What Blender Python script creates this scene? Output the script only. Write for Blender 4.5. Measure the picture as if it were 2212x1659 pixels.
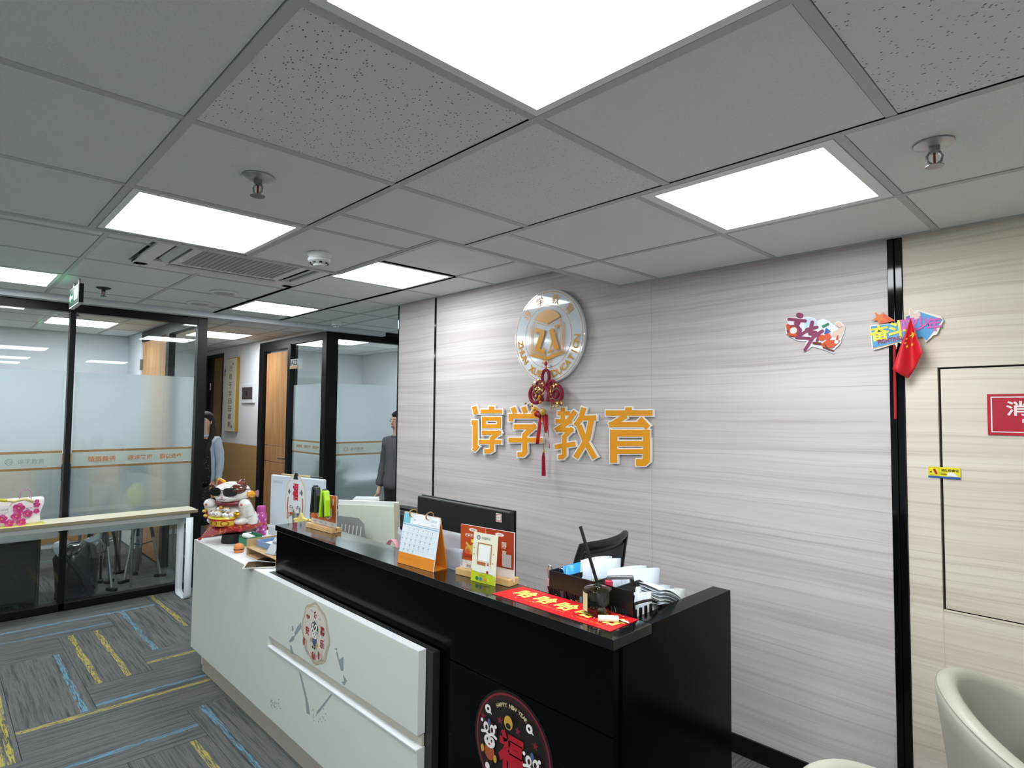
import bpy, bmesh, math, random
from mathutils import Matrix, Vector, Euler
random.seed(7)
PI = math.pi
S = bpy.context.scene
COL = S.collection
for o in list(bpy.data.objects): bpy.data.objects.remove(o)

# ------------------------------------------------------------------ camera, world, exposure
EYE = Vector((0, 0, 1.562)); F = 1296.7; CX, CY = 1106.0, 829.5
_ya, _pi, _ro = .800922, .0471554, .00915216
_fw = Vector((-math.sin(_ya)*math.cos(_pi), math.cos(_ya)*math.cos(_pi), math.sin(_pi)))
_r = Vector((math.cos(_ya), math.sin(_ya), 0)); _u = _r.cross(_fw)
R_ = math.cos(_ro)*_r + math.sin(_ro)*_u; U_ = -math.sin(_ro)*_r + math.cos(_ro)*_u
cd = bpy.data.cameras.new('camera'); cam = bpy.data.objects.new('camera', cd); COL.objects.link(cam)
cd.sensor_width = 36; cd.lens = F/2212*36; cd.clip_start = .02
cam.matrix_world = Matrix(((R_.x, U_.x, -_fw.x, 0), (R_.y, U_.y, -_fw.y, 0), (R_.z, U_.z, -_fw.z, EYE.z), (0, 0, 0, 1)))
S.camera = cam
w = bpy.data.worlds.new('world'); S.world = w; w.use_nodes = True
w.node_tree.nodes['Background'].inputs[0].default_value = (.5, .55, .6, 1)
w.node_tree.nodes['Background'].inputs[1].default_value = .15
S.view_settings.view_transform = 'Standard'; S.view_settings.look = 'None'
S.view_settings.gamma = 1; S.view_settings.use_curve_mapping = False
S.view_settings.exposure = 0.28
LAMP = 17.0            # radiance of the ceiling panels

# ------------------------------------------------------------------ measured points of the photograph brought onto known planes
def ray(x, y): return _fw + R_*((x-CX)/F) - U_*((y-CY)/F)
def onX(x, y, X): d = ray(x, y); return EYE + d*(X/d.x)
def onY(x, y, Y): d = ray(x, y); return EYE + d*(Y/d.y)
def onZ(x, y, z): d = ray(x, y); return EYE + d*((z-EYE.z)/d.z)

# ------------------------------------------------------------------ materials
def lin(h):
    h = h.lstrip('#'); c = [int(h[i:i+2], 16)/255 for i in (0, 2, 4)]
    return tuple(x/12.92 if x <= .04045 else ((x+.055)/1.055)**2.4 for x in c) + (1,)
class NT:
    def __init__(s, name):
        s.m = bpy.data.materials.new(name); s.m.use_nodes = True; s.t = s.m.node_tree; s.t.nodes.clear()
        s.out = s.t.nodes.new('ShaderNodeOutputMaterial')
    def n(s, typ, ins=None, **at):
        x = s.t.nodes.new('ShaderNode'+typ)
        for k, v in at.items(): setattr(x, k, v)
        for k, v in (ins or {}).items():
            if isinstance(v, bpy.types.NodeSocket): s.t.links.new(v, x.inputs[k])
            else: x.inputs[k].default_value = v
        return x
    def math(s, op, a, b=0.0, c=None):
        ins = {0: a, 1: b}
        if c is not None: ins[2] = c
        return s.n('Math', ins, operation=op).outputs[0]
    def mix(s, f, a, b):
        x = s.n('Mix', {0: f, 6: a, 7: b}, data_type='RGBA'); return x.outputs[2]
    def end(s, sh): s.t.links.new(sh, s.out.inputs[0]); return s.m
    def ramp(s, f, stops):
        x = s.n('ValToRGB', {0: f}); e = x.color_ramp.elements
        while len(e) < len(stops): e.new(.5)
        for i, (p, c) in enumerate(stops): e[i].position = p; e[i].color = c if len(c) == 4 else (*c, 1)
        return x.outputs[0]
_mc = {}
def M(h, rough=.5, metal=0., coat=0., var=.05, scale=25., bump=0., emit=0., spec=.5):
    k = (h, rough, metal, coat, var, scale, bump, emit, spec)
    if k in _mc: return _mc[k]
    t = NT('paint_'+h.strip('#')); c = lin(h)
    co = t.n('TexCoord').outputs['Object']
    no = t.n('TexNoise', {'Vector': co, 'Scale': scale, 'Detail': 3.})
    col = t.mix(no.outputs[0], tuple(x*(1-var) for x in c[:3])+(1,), tuple(min(1, x*(1+var)) for x in c[:3])+(1,))
    ins = {'Base Color': col, 'Roughness': rough, 'Metallic': metal, 'Coat Weight': coat, 'Coat Roughness': .05, 'Specular IOR Level': spec}
    if emit: ins['Emission Color'] = c; ins['Emission Strength'] = emit
    if bump:
        ins['Normal'] = t.n('Bump', {'Height': no.outputs[0], 'Strength': bump, 'Distance': .01}).outputs[0]
    _mc[k] = t.end(t.n('BsdfPrincipled', ins).outputs[0]); return _mc[k]

def m_streaky(name, light, dark, mid, sc=1.0):
    t = NT(name); co = t.n('TexCoord').outputs['Object']
    wob = t.n('TexNoise', {'Vector': t.n('Mapping', {'Vector': co, 'Scale': (.9, 1, 2.6)}).outputs[0], 'Scale': 1., 'Detail': 3.}).outputs[0]
    sx = t.n('SeparateXYZ', {0: co})
    z = t.math('ADD', sx.outputs[2], t.math('MULTIPLY', wob, .055))
    def nz(fx, fz, off, det, ro):
        v = t.n('CombineXYZ', {0: t.math('MULTIPLY', sx.outputs[0], fx), 1: off, 2: t.math('MULTIPLY', z, fz*sc)}).outputs[0]
        return t.n('TexNoise', {'Vector': v, 'Scale': 1., 'Detail': det, 'Roughness': ro}).outputs[0]
    broad = nz(.45, 13., 0., 3., .55); fine = nz(.6, 58., 3., 4., .62); thin = nz(.8, 125., 7., 3., .5)
    c = t.mix(t.ramp(broad, [(.35, (0, 0, 0)), (.65, (1, 1, 1))]), lin(mid), lin(light))
    c = t.mix(t.math('MULTIPLY', t.ramp(fine, [(.30, (1, 1, 1)), (.50, (0, 0, 0))]), .60), c, lin(dark))
    c = t.mix(t.math('MULTIPLY', t.ramp(thin, [(.28, (1, 1, 1)), (.40, (0, 0, 0))]), .60), c, lin(dark))
    return t.end(t.n('BsdfPrincipled', {'Base Color': c, 'Roughness': .48, 'Specular IOR Level': .3}).outputs[0])
WALLWOOD = m_streaky('streaked_greige_laminate', '#d8d0cd', '#a89b98', '#c9bfbc')
CREAMWOOD = m_streaky('streaked_cream_laminate', '#e6dccb', '#b8a995', '#d6cab7')  # cream batch; part of its warmth is lighting put into the colour

def m_oak(name, a, b):
    t = NT(name); co = t.n('TexCoord').outputs['Object']
    v = t.n('Mapping', {'Vector': co, 'Scale': (9., 9., .7)}).outputs[0]
    no = t.n('TexNoise', {'Vector': v, 'Scale': 2.4, 'Detail': 6., 'Roughness': .6}).outputs[0]
    return t.end(t.n('BsdfPrincipled', {'Base Color': t.ramp(no, [(.3, lin(a)), (.65, lin(b))]), 'Roughness': .45}).outputs[0])
OAK = m_oak('oak_door', '#a87a4c', '#c99a68')
DADO = M('#b08a52', .5, var=.04)

def m_carpet():
    t = NT('streaked_carpet'); uv = t.n('TexCoord').outputs['UV']; s = t.n('SeparateXYZ', {0: uv})
    u, v = s.outputs[0], s.outputs[1]
    oi = t.n('ObjectInfo'); rnd = oi.outputs['Random']
    oc = t.n('SeparateColor', {0: oi.outputs['Color']}); al = oi.outputs['Alpha']
    off = t.math('MULTIPLY', rnd, 37.)
    P = lambda su, sv: t.n('CombineXYZ', {0: t.math('ADD', t.math('MULTIPLY', u, su), off), 1: t.math('MULTIPLY', v, sv), 2: off}).outputs[0]
    n1 = t.n('TexNoise', {'Vector': P(3., 26.), 'Scale': 1., 'Detail': 5., 'Roughness': .65}).outputs[0]
    n2 = t.n('TexNoise', {'Vector': P(60., 190.), 'Scale': 1., 'Detail': 2.}).outputs[0]
    n3 = t.n('TexNoise', {'Vector': P(14., 60.), 'Scale': 1., 'Detail': 5., 'Roughness': .7}).outputs[0]
    base = t.ramp(n1, [(.30, lin('#3d3f40')), (.45, lin('#5c5e5d')), (.58, lin('#74736f')), (.72, lin('#56514c'))])
    base = t.mix(t.math('MULTIPLY', n2, .5), base, lin('#43494c'))
    blu = t.ramp(n3, [(.60, (0, 0, 0)), (.75, (.4, .4, .4))])
    base = t.mix(t.math('MULTIPLY', blu, al), base, lin('#5f7f8f'))
    col = base
    YEL, BLU = lin('#bcae48'), lin('#6398b0')
    for i, sel in ((0, 2), (1, None)):
        pos = oc.outputs[i]
        d = t.math('ABSOLUTE', t.math('SUBTRACT', v, pos))
        wd = t.math('ADD', .044, t.math('MULTIPLY', t.math('SUBTRACT', n1, .5), .12))
        msk = t.math('MULTIPLY', t.math('LESS_THAN', d, wd), t.math('GREATER_THAN', n3, .49))
        msk = t.math('MULTIPLY', msk, t.math('ADD', .30, t.math('MULTIPLY', n2, .9)))
        if sel: c = t.mix(t.math('GREATER_THAN', oc.outputs[2], .5), YEL, BLU)
        else: c = YEL
        col = t.mix(msk, col, c)
    bmp = t.n('Bump', {'Height': n2, 'Strength': .35, 'Distance': .004}).outputs[0]
    return t.end(t.n('BsdfPrincipled', {'Base Color': col, 'Roughness': .95, 'Specular IOR Level': .15, 'Normal': bmp}).outputs[0])
CARPET = m_carpet()

def m_tile():
    t = NT('mineral_fibre_tile'); co = t.n('TexCoord').outputs['Object']
    oi = t.n('ObjectInfo'); st = oi.outputs['Color']; rnd = oi.outputs['Random']
    s = t.n('SeparateColor', {0: st}).outputs[0]
    cv = t.n('VectorMath', {0: co, 1: t.n('CombineXYZ', {0: t.math('MULTIPLY', rnd, 9.), 1: rnd, 2: 0.}).outputs[0]}, operation='ADD').outputs[0]
    sm = t.n('Mapping', {'Vector': cv, 'Rotation': (0, 0, .5), 'Scale': (78., 120., 1.)}).outputs[0]
    vo = t.n('TexVoronoi', {'Vector': sm, 'Scale': 1., 'Randomness': 1.})
    dots = t.math('LESS_THAN', vo.outputs[0], t.math('ADD', .10, t.math('MULTIPLY', s, .10)))
    keep = t.n('SeparateColor', {0: vo.outputs['Color']}).outputs[0]
    dots = t.math('MULTIPLY', dots, t.math('GREATER_THAN', keep, .35))
    fine = t.n('TexNoise', {'Vector': cv, 'Scale': 160., 'Detail': 3.}).outputs[0]
    c = t.mix(fine, lin('#dde1e0'), lin('#edf1f0'))
    c = t.mix(t.math('MULTIPLY', dots, t.math('ADD', .18, t.math('MULTIPLY', s, .7))), c, lin('#54544f'))
    bmp = t.n('Bump', {'Height': fine, 'Strength': .25, 'Distance': .003}).outputs[0]
    return t.end(t.n('BsdfPrincipled', {'Base Color': c, 'Roughness': .9, 'Specular IOR Level': .2, 'Normal': bmp}).outputs[0])
TILE = m_tile()

def m_glass(name, tint='#f7fbfb'):
    t = NT(name); fr = t.n('Fresnel', {'IOR': 1.5}).outputs[0]
    a = t.n('BsdfTransparent', {'Color': lin(tint)}).outputs[0]
    b = t.n('BsdfGlossy', {'Color': (1, 1, 1, 1), 'Roughness': .015}).outputs[0]
    bk = t.n('NewGeometry').outputs['Backfacing']
    return t.end(t.n('MixShader', {0: t.math('MULTIPLY', fr, t.math('SUBTRACT', 1.5, t.math('MULTIPLY', bk, 1.5))), 1: a, 2: b}).outputs[0])
GLASS = m_glass('clear_glass')
def m_frost(name, white, rough=.75, col='#edf3f4'):
    t = NT(name)
    d = t.n('BsdfDiffuse', {'Color': lin(col)}).outputs[0]; tr = t.n('BsdfTranslucent', {'Color': lin(col)}).outputs[0]
    mm = t.n('MixShader', {0: .45, 1: d, 2: tr}).outputs[0]
    bk = t.n('NewGeometry').outputs['Backfacing']; ior = t.math('SUBTRACT', 1.18, t.math('MULTIPLY', bk, 0.0))
    rf = t.n('BsdfRefraction', {'Color': lin(col), 'Roughness': rough, 'IOR': t.math('ADD', 1.18, t.math('MULTIPLY', bk, -.3325 + .3325))}).outputs[0]
    return t.end(t.n('MixShader', {0: white, 1: rf, 2: mm}).outputs[0])
FROST = m_frost('frosted_film', .42, .55)
FROST_BAND = m_frost('white_band_film', .85, .75, '#d8dcd6')
TAPE = m_frost('brown_stripe_film', .75, .3, '#b58a5a')
LAMPMAT = M('#f4faff', .5, emit=LAMP, var=0)
BLACK = M('#0b0b0c', .5, var=.1)
FRAME = M('#0d0e11', .42, var=.08, spec=.25)
GLOSSBLACK = M('#070707', .16, coat=.5, var=.1)
WHITE = M('#e6e8e6', .45, var=.02)
WALLP = M('#dfe3e6', .75, var=.02)
PANELW = M('#d8dbd2', .32, var=.015)
CHROME = M('#c9cbcd', .18, metal=1., var=.02)
STEEL = M('#9b9c9c', .35, metal=.9, var=.08)
GOLD = M('#d9a63a', .28, metal=.85, var=.08)
RED = M('#c3142a', .55); DRED = M('#8e1226', .6)

# ------------------------------------------------------------------ objects and meshes
def tag(o, label=None, cat=None, group=None, kind=None):
    if label: o['label'] = label
    if cat: o['category'] = cat
    if group: o['group'] = group
    if kind: o['kind'] = kind
    return o
def thing(name, label, cat, loc=(0, 0, 0), rot=(0, 0, 0), group=None):
    o = bpy.data.objects.new(name, None); COL.objects.link(o); o.empty_display_size = .05
    o.location = loc; o.rotation_euler = rot
    return tag(o, label, cat, group)
def struct(name, loc=(0, 0, 0)):
    o = bpy.data.objects.new(name, None); COL.objects.link(o); o.location = loc; o.empty_display_size = .05
    o['kind'] = 'structure'; return o
def link(name, me, parent=None, loc=None, rot=None):
    o = bpy.data.objects.new(name, me); COL.objects.link(o)
    if parent: o.parent = parent
    if loc is not None: o.location = loc
    if rot is not None: o.rotation_euler = rot
    return o
def copy_tree(o, parent=None):
    c = o.copy(); COL.objects.link(c); c.parent = parent if parent else o.parent
    for ch in list(o.children): copy_tree(ch, c)
    return c
class MB:
    def __init__(s): s.v = []; s.f = []; s.mi = []; s.uv = None
    def add(s, vs, fs, m=0, T=None):
        n = len(s.v)
        s.v += [tuple(T @ Vector(p)) if T is not None else tuple(p) for p in vs]
        s.f += [tuple(i+n for i in f) for f in fs]; s.mi += [m]*len(fs); return s
    def box(s, a, b, m=0, T=None):
        x0, y0, z0 = a; x1, y1, z1 = b
        return s.add([(x0, y0, z0), (x1, y0, z0), (x1, y1, z0), (x0, y1, z0), (x0, y0, z1), (x1, y0, z1), (x1, y1, z1), (x0, y1, z1)],
                     [(3, 2, 1, 0), (4, 5, 6, 7), (0, 1, 5, 4), (1, 2, 6, 5), (2, 3, 7, 6), (3, 0, 4, 7)], m, T)
    def prism(s, pts, z0, z1, m=0, T=None):
        n = len(pts); vs = [(x, y, z0) for x, y in pts] + [(x, y, z1) for x, y in pts]
        fs = [tuple(range(n-1, -1, -1)), tuple(range(n, 2*n))] + [(i, (i+1) % n, n+(i+1) % n, n+i) for i in range(n)]
        return s.add(vs, fs, m, T)
    def tube(s, path, r, n=8, m=0, closed=False, caps=True, T=None):
        P = [Vector(p) for p in path]; N = len(P)
        rr = r if isinstance(r, (list, tuple)) else [r]*N
        vs = []; prev = None
        for i, p in enumerate(P):
            a = P[i-1] if (i > 0 or closed) else p; b = P[(i+1) % N] if (i < N-1 or closed) else p
            t = (b-a).normalized() if (b-a).length > 1e-9 else Vector((0, 0, 1))
            if prev is None:
                up = Vector((0, 0, 1)) if abs(t.z) < .9 else Vector((1, 0, 0)); x = t.cross(up).normalized()
            else:
                x = (prev - t*prev.dot(t)); x = x.normalized() if x.length > 1e-6 else t.orthogonal().normalized()
            prev = x; y = t.cross(x)
            for k in range(n):
                an = 2*PI*k/n; vs.append(p + (x*math.cos(an) + y*math.sin(an))*rr[i])
        fs = []
        for i in range(N if closed else N-1):
            j = (i+1) % N
            for k in range(n): fs.append((i*n+k, i*n+(k+1) % n, j*n+(k+1) % n, j*n+k))
        if caps and not closed: fs += [tuple(range(n-1, -1, -1)), tuple(range((N-1)*n, N*n))]
        return s.add(vs, fs, m, T)
    def lathe(s, prof, n=24, m=0, T=None, caps=True):
        vs = []; fs = []; N = len(prof)
        for r, z in prof:
            for k in range(n): a = 2*PI*k/n; vs.append((r*math.cos(a), r*math.sin(a), z))
        for i in range(N-1):
            for k in range(n): fs.append((i*n+k, i*n+(k+1) % n, (i+1)*n+(k+1) % n, (i+1)*n+k))
        if caps: fs += [tuple(range(n-1, -1, -1)), tuple(range((N-1)*n, N*n))]
        return s.add(vs, fs, m, T)
    def ell(s, c, r, nu=16, nv=10, m=0, T=None):
        vs = []; fs = []
        for j in range(nv+1):
            th = PI*j/nv
            for i in range(nu):
                ph = 2*PI*i/nu
                vs.append((c[0]+r[0]*math.sin(th)*math.cos(ph), c[1]+r[1]*math.sin(th)*math.sin(ph), c[2]-r[2]*math.cos(th)))
        for j in range(nv):
            for i in range(nu): fs.append((j*nu+i, j*nu+(i+1) % nu, (j+1)*nu+(i+1) % nu, (j+1)*nu+i))
        return s.add(vs, fs, m, T)
    def grid(s, fn, nu, nv, m=0, T=None):
        vs = [fn(i/nu, j/nv) for j in range(nv+1) for i in range(nu+1)]
        fs = [(j*(nu+1)+i, j*(nu+1)+i+1, (j+1)*(nu+1)+i+1, (j+1)*(nu+1)+i) for j in range(nv) for i in range(nu)]
        return s.add(vs, fs, m, T)
    def mesh(s, name, mats, smooth=True, ang=.7):
        me = bpy.data.meshes.new(name); me.from_pydata(s.v, [], s.f)
        mats = mats if isinstance(mats, (list, tuple)) else [mats]
        for m in mats: me.materials.append(m)
        if len(mats) > 1: me.polygons.foreach_set('material_index', s.mi)
        bm = bmesh.new(); bm.from_mesh(me); bmesh.ops.remove_doubles(bm, verts=bm.verts, dist=1e-6) if smooth else None
        bm.to_mesh(me); bm.free()
        if smooth:
            me.polygons.foreach_set('use_smooth', [True]*len(me.polygons)); me.set_sharp_from_angle(angle=ang)
        me.update(); return me
    def build(s, name, mats, parent=None, smooth=True, bevel=0, loc=None, rot=None, ang=.7, world=False, thick=0, subs=0):
        if world and parent:
            q = parent.matrix_basis.inverted(); s.v = [tuple(q @ Vector(p)) for p in s.v]
        o = link(name, s.mesh(name, mats, smooth, ang), parent, loc, rot)
        if thick: md = o.modifiers.new('solid', 'SOLIDIFY'); md.thickness = thick; md.offset = 0
        if bevel:
            md = o.modifiers.new('bevel', 'BEVEL'); md.width = bevel; md.segments = 2; md.limit_method = 'ANGLE'; md.angle_limit = .6
        if subs: md = o.modifiers.new('sub', 'SUBSURF'); md.levels = subs; md.render_levels = subs
        return o
def box(name, a, b, mat, parent=None, bevel=0, world=False): return MB().box(a, b).build(name, mat, parent, False, bevel, world=world)
def rotz(a): return Matrix.Rotation(a, 4, 'Z')
def TRS(loc=(0, 0, 0), rot=(0, 0, 0), sc=(1, 1, 1)):
    return Matrix.Translation(loc) @ Euler(rot).to_matrix().to_4x4() @ Matrix.Diagonal((*sc, 1))

# ------------------------------------------------------------------ flat print (lettering and pictures) laid on a real surface
_tc = {}
def glyphs(s, bold=0., shear=0.):
    k = (s, bold, shear)
    if k not in _tc:
        cu = bpy.data.curves.new('t', 'FONT'); cu.body = s; cu.size = 1; cu.offset = bold; cu.shear = shear
        cu.resolution_u = 2; cu.align_x = 'CENTER'; cu.align_y = 'CENTER'; cu.fill_mode = 'FRONT'
        ob = bpy.data.objects.new('t', cu); me = ob.to_mesh()
        vs = [tuple(v.co) for v in me.vertices]; fs = [tuple(p.vertices) for p in me.polygons]
        ob.to_mesh_clear(); bpy.data.objects.remove(ob); bpy.data.curves.remove(cu)
        if vs:
            x0 = min(v[0] for v in vs); x1 = max(v[0] for v in vs); y0 = min(v[1] for v in vs); y1 = max(v[1] for v in vs)
        else: x0 = x1 = y0 = y1 = 0
        _tc[k] = (vs, fs, (x0, y0, x1, y1))
    return _tc[k]
class Art:
    def __init__(s, z=.0006, dz=.00025): s.mb = MB(); s.z = z; s.dz = dz; s.mats = []
    def _m(s, mat):
        if mat not in s.mats: s.mats.append(mat)
        return s.mats.index(mat)
    def up(s): s.z += s.dz; return s
    def fill(s, mat, pts, up=True):
        if up: s.up()
        a = sum(pts[i-1][0]*pts[i][1]-pts[i][0]*pts[i-1][1] for i in range(len(pts)))
        if a < 0: pts = pts[::-1]
        s.mb.add([(x, y, s.z) for x, y in pts], [tuple(range(len(pts)))], s._m(mat)); return s
    def ell(s, mat, x, y, rx, ry=None, n=20, rot=0, a0=0, a1=2*PI, up=True):
        ry = ry or rx; P = []
        for i in range(n + (0 if a1-a0 > 6.28 else 1)):
            a = a0+(a1-a0)*i/n; c, q = rx*math.cos(a), ry*math.sin(a)
            P.append((x+c*math.cos(rot)-q*math.sin(rot), y+c*math.sin(rot)+q*math.cos(rot)))
        return s.fill(mat, P, up)
    def rect(s, mat, x0, y0, x1, y1, up=True): return s.fill(mat, [(x0, y0), (x1, y0), (x1, y1), (x0, y1)], up)
    def stroke(s, mat, pts, w, closed=False, caps=True):
        s.up(); n = len(pts)
        for i in range(n if closed else n-1):
            a, b = Vector(pts[i]), Vector(pts[(i+1) % n]); d = (b-a)
            if d.length < 1e-9: continue
            d.normalize(); p = Vector((-d.y, d.x))*w/2
            s.fill(mat, [tuple(a-p), tuple(b-p), tuple(b+p), tuple(a+p)], up=False); s.z += 1e-6
        if caps:
            for p in pts: s.ell(mat, p[0], p[1], w/2, n=8, up=False); s.z += 1e-6
        return s
    def ring(s, mat, x, y, r, w, n=40, ry=None):
        s.up(); ry = ry or r; vs = []; fs = []
        for i in range(n):
            a = 2*PI*i/n
            vs += [(x+(r-w/2)*math.cos(a), y+(ry-w/2)*math.sin(a), s.z), (x+(r+w/2)*math.cos(a), y+(ry+w/2)*math.sin(a), s.z)]
        for i in range(n): j = (i+1) % n; fs.append((2*i, 2*i+1, 2*j+1, 2*j))
        s.mb.add(vs, fs, s._m(mat)); return s
    def text(s, mat, st, x, y, h, w=None, rot=0, bold=0., shear=0.):
        vs, fs, (x0, y0, x1, y1) = glyphs(st, bold, shear)
        if not vs: return s
        s.up(); sy = h/max(1e-6, y1-y0); sx = (w/max(1e-6, x1-x0)) if w else sy
        c, q = math.cos(rot), math.sin(rot); cx, cy = (x0+x1)/2, (y0+y1)/2; V = []
        for a, b, _ in vs:
            a = (a-cx)*sx; b = (b-cy)*sy; V.append((x+a*c-b*q, y+a*q+b*c, s.z))
        s.mb.add(V, fs, s._m(mat)); return s
    def star(s, mat, x, y, r, rot=PI/2, k=.4):
        return s.fill(mat, [(x+(r if i % 2 == 0 else r*k)*math.cos(rot+PI*i/5), y+(r if i % 2 == 0 else r*k)*math.sin(rot+PI*i/5)) for i in range(10)])
    def build(s, name, parent, loc=None, rot=None): return s.mb.build(name, s.mats, parent, False, loc=loc, rot=rot)
ONBACK = (PI/2, 0, 0)          # a sheet facing the room on a wall whose normal is -Y: local x = X, y = Z
ONLEFT = (PI/2, 0, PI/2)       # a sheet on a wall whose normal is +X: local x = Y, y = Z
# ================================================================== THE ROOM
ZA, ZB = 2.27, 2.43                # lower and upper ceiling
YW = 2.743                         # timber-panelled wall
XP = -5.82                         # glass partition
floor = struct('floor')
box('subfloor', (-10.6, -5.3, -.12), (2.2, 6.2, -.012), M('#55595a', .9), floor)
PLANK = {}
def plank_mesh(w0, w1, l0, l1):
    k = tuple(round(x, 3) for x in (w0, w1, l0, l1))
    if k not in PLANK:
        L, W = 1.0, 1/3; g = .0012
        me = bpy.data.meshes.new('carpet_plank')
        vs = [(l0+g, w0+g), (l1-g, w0+g), (l1-g, w1-g), (l0+g, w1-g)]
        me.from_pydata([(x, y, z) for z in (-.011, 0) for x, y in vs], [], [(4, 5, 6, 7), (0, 1, 5, 4), (1, 2, 6, 5), (2, 3, 7, 6), (3, 0, 4, 7)])
        uv = me.uv_layers.new()
        for p in me.polygons:
            for li in p.loop_indices:
                v = me.vertices[me.loops[li].vertex_index].co; uv.data[li].uv = (v.x/L, v.y/W)
        me.materials.append(CARPET); PLANK[k] = me
    return PLANK[k]
# stripes seen in the photograph: (x or y start of the plank in thirds) -> offset1, offset2, colour1 (0 yellow, 1 blue)
STR = {('x', -5.80, 1.35): (.12, 5., 0), ('x', -5.13, .69): (.64, .20, 0), ('x', -4.80, .37): (.84, 5., 1), ('x', -4.46, .04): (.90, .80, 0),
       ('x', -5.46, 1.02): (.30, 5., 1), ('x', -3.13, .69): (.80, 5., 0), ('x', -3.46, 1.02): (.22, 5., 1),
       ('y', -3.80, .37): (.90, 5., 0), ('y', -4.13, .69): (.14, 5., 1), ('y', -4.46, 1.02): (.40, 5., 0), ('y', -3.46, .04): (.42, 5., 1), ('y', -5.47, .03): (.35, 5., 1)}
W3 = 1/3; rc = random.Random(3)
def put_plank(d, x, y, x0, x1, y0, y1):
    L, W = 1.0, W3
    if d == 'x': l0, l1, w0, w1 = max(0, x0-x), min(L, x1-x), max(0, y0-y), min(W, y1-y)
    else: l0, l1, w0, w1 = max(0, y0-y), min(L, y1-y), max(0, x+W-x1), min(W, x+W-x0)
    if l1-l0 < .03 or w1-w0 < .02: return
    o = link('carpet_plank', plank_mesh(w0, w1, l0, l1), floor)
    o.location = (x, y, 0) if d == 'x' else (x+W, y, 0)
    if d == 'y': o.rotation_euler = (0, 0, PI/2)
    st = None
    for k, v in STR.items():
        if k[0] == d and abs(k[1]-x) < .08 and abs(k[2]-y) < .08: st = v
    q = rc.random(); q2 = rc.random()
    o.color = (st[0], st[1], st[2], .6) if st else ((5., 5., 0, q2*.8) if q < .84 else ((q2, 5., 1, .7) if q < .95 else (q2, 5., 0, .3)))
def herring(x0, x1, y0, y1):
    for k in range(-12, 20):
        for j in range(-4, 5):
            bx, by = -5.13-(k*W3)+j*2.0, .69+k*W3
            if bx < x1 and bx+1 > x0 and by < y1 and by+W3 > y0: put_plank('x', bx, by, x0, x1, y0, y1)
            cx = bx+1.0
            if cx < x1 and cx+W3 > x0 and by < y1 and by+1 > y0: put_plank('y', cx, by, x0, x1, y0, y1)
herring(-5.78, .9, -.75, 2.742)
herring(-8.4, -5.86, -.1, 1.68)

# ---- ceilings: a slab, tiles that are parts, and the grid bars between them
_tm = {}
GRIDM = M('#bfc2c2', .5, var=.03); GAP = M('#2b2c2c', .9)
def tile_mesh(w, d):
    k = (round(w, 3), round(d, 3))
    if k not in _tm: _tm[k] = MB().box((0, 0, 0), (w, d, .012)).mesh('ceiling_tile', TILE, False)
    return _tm[k]
_zc = [0]
def next_z(): _zc[0] = (_zc[0]+1) % 7; return _zc[0]
def cells(root, xs, ys, z, skip=(), strong=lambda x, y: .2, bar=.024):
    b = bar/2+.002
    for i in range(len(xs)-1):
        for j in range(len(ys)-1):
            if any(abs(xs[i]-a) < .06 and abs(ys[j]-c) < .06 for a, c in skip): continue
            w, d = xs[i+1]-xs[i]-2*b, ys[j+1]-ys[j]-2*b
            if w < .02 or d < .02: continue
            o = link('ceiling_tile', tile_mesh(w, d), root, (xs[i]+b, ys[j]+b, z+.002)); o.color = (strong(xs[i], ys[j]), 0, 0, 1)
    for x in xs: q = next_z(); box('grid_bar', (x-bar/2, ys[0]+.001*q, z-.0001*q), (x+bar/2+q*.0001, ys[-1]-.001*q, z+.02), GRIDM, root)
    for y in ys: q = next_z(); box('grid_bar', (xs[0]+.001*q, y-bar/2, z-.0008-.0001*q), (xs[-1]-.001*q, y+bar/2+q*.0001, z+.019), GRIDM, root)
ceil = struct('ceiling')
XA = [-2.83] + [-2.197+.607*k for k in range(7)] ; YA = [.429-.597*9, .429-.597*8, .429-.597*7, .429-.597*6, .429-.597*5, .429-.597*4, .429-.597*3, .429-.597*2, .429-.597, .429, 1.027]
rt = random.Random(5)
def strongA(x, y):
    if abs(x+1.59) < .05 and abs(y-.429) < .05: return 1.0
    if abs(x+1.59) < .05 and abs(y-1.027) < .05: return .6
    if abs(x+.376) < .05 and y > .9: return .95
    return rt.choice([.1, .15, .25])
BIG = [(-.983, .429), (-2.83, .429), (.23, .429), (-.983, -1.362), (.838, -1.362), (-2.83, -1.362), (.838, .429), (-.983, -3.153), (.838, -3.153), (-2.83, -3.153)]
cells(ceil, XA, YA, ZA, BIG, strongA)
cells(ceil, [-2.83, -2.197, -1.968], [1.027, 1.48], ZA, (), strongA)
cells(ceil, [-1.968] + [-1.59+.607*k for k in range(6)], [1.027, 1.62], ZA, (), strongA)
XA2 = [-1.968, -1.714, -1.107, -.5, .107, .714, 1.321, 1.445]
cells(ceil, XA2, [1.62, 2.214, YW-.012], ZA, [(-1.107, 1.62)], strongA)
box('ceiling_slab', (-2.83, -5.2, ZA+.03), (2.1, 1.48, ZA+.15), M('#4a4a48', .9), ceil)
box('ceiling_slab', (-1.968, 1.48, ZA+.03), (2.1, 2.9, ZA+.15), M('#4a4a48', .9), ceil)
EDGE = M('#c3c6c8', .45)
MB().box((-2.852, -5.2, ZA-.004), (-2.83, 1.502, ZB+.01)).build('ceiling_step', EDGE, ceil, False)
MB().box((-2.8295, 1.48, ZA-.0035), (-1.990, 1.502, ZB+.01)).build('ceiling_step', EDGE, ceil, False)
MB().box((-1.9895, 1.48, ZA-.004), (-1.968, YW-.003, ZB+.01)).build('ceiling_step', EDGE, ceil, False)
ceil2 = struct('ceiling')
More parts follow.
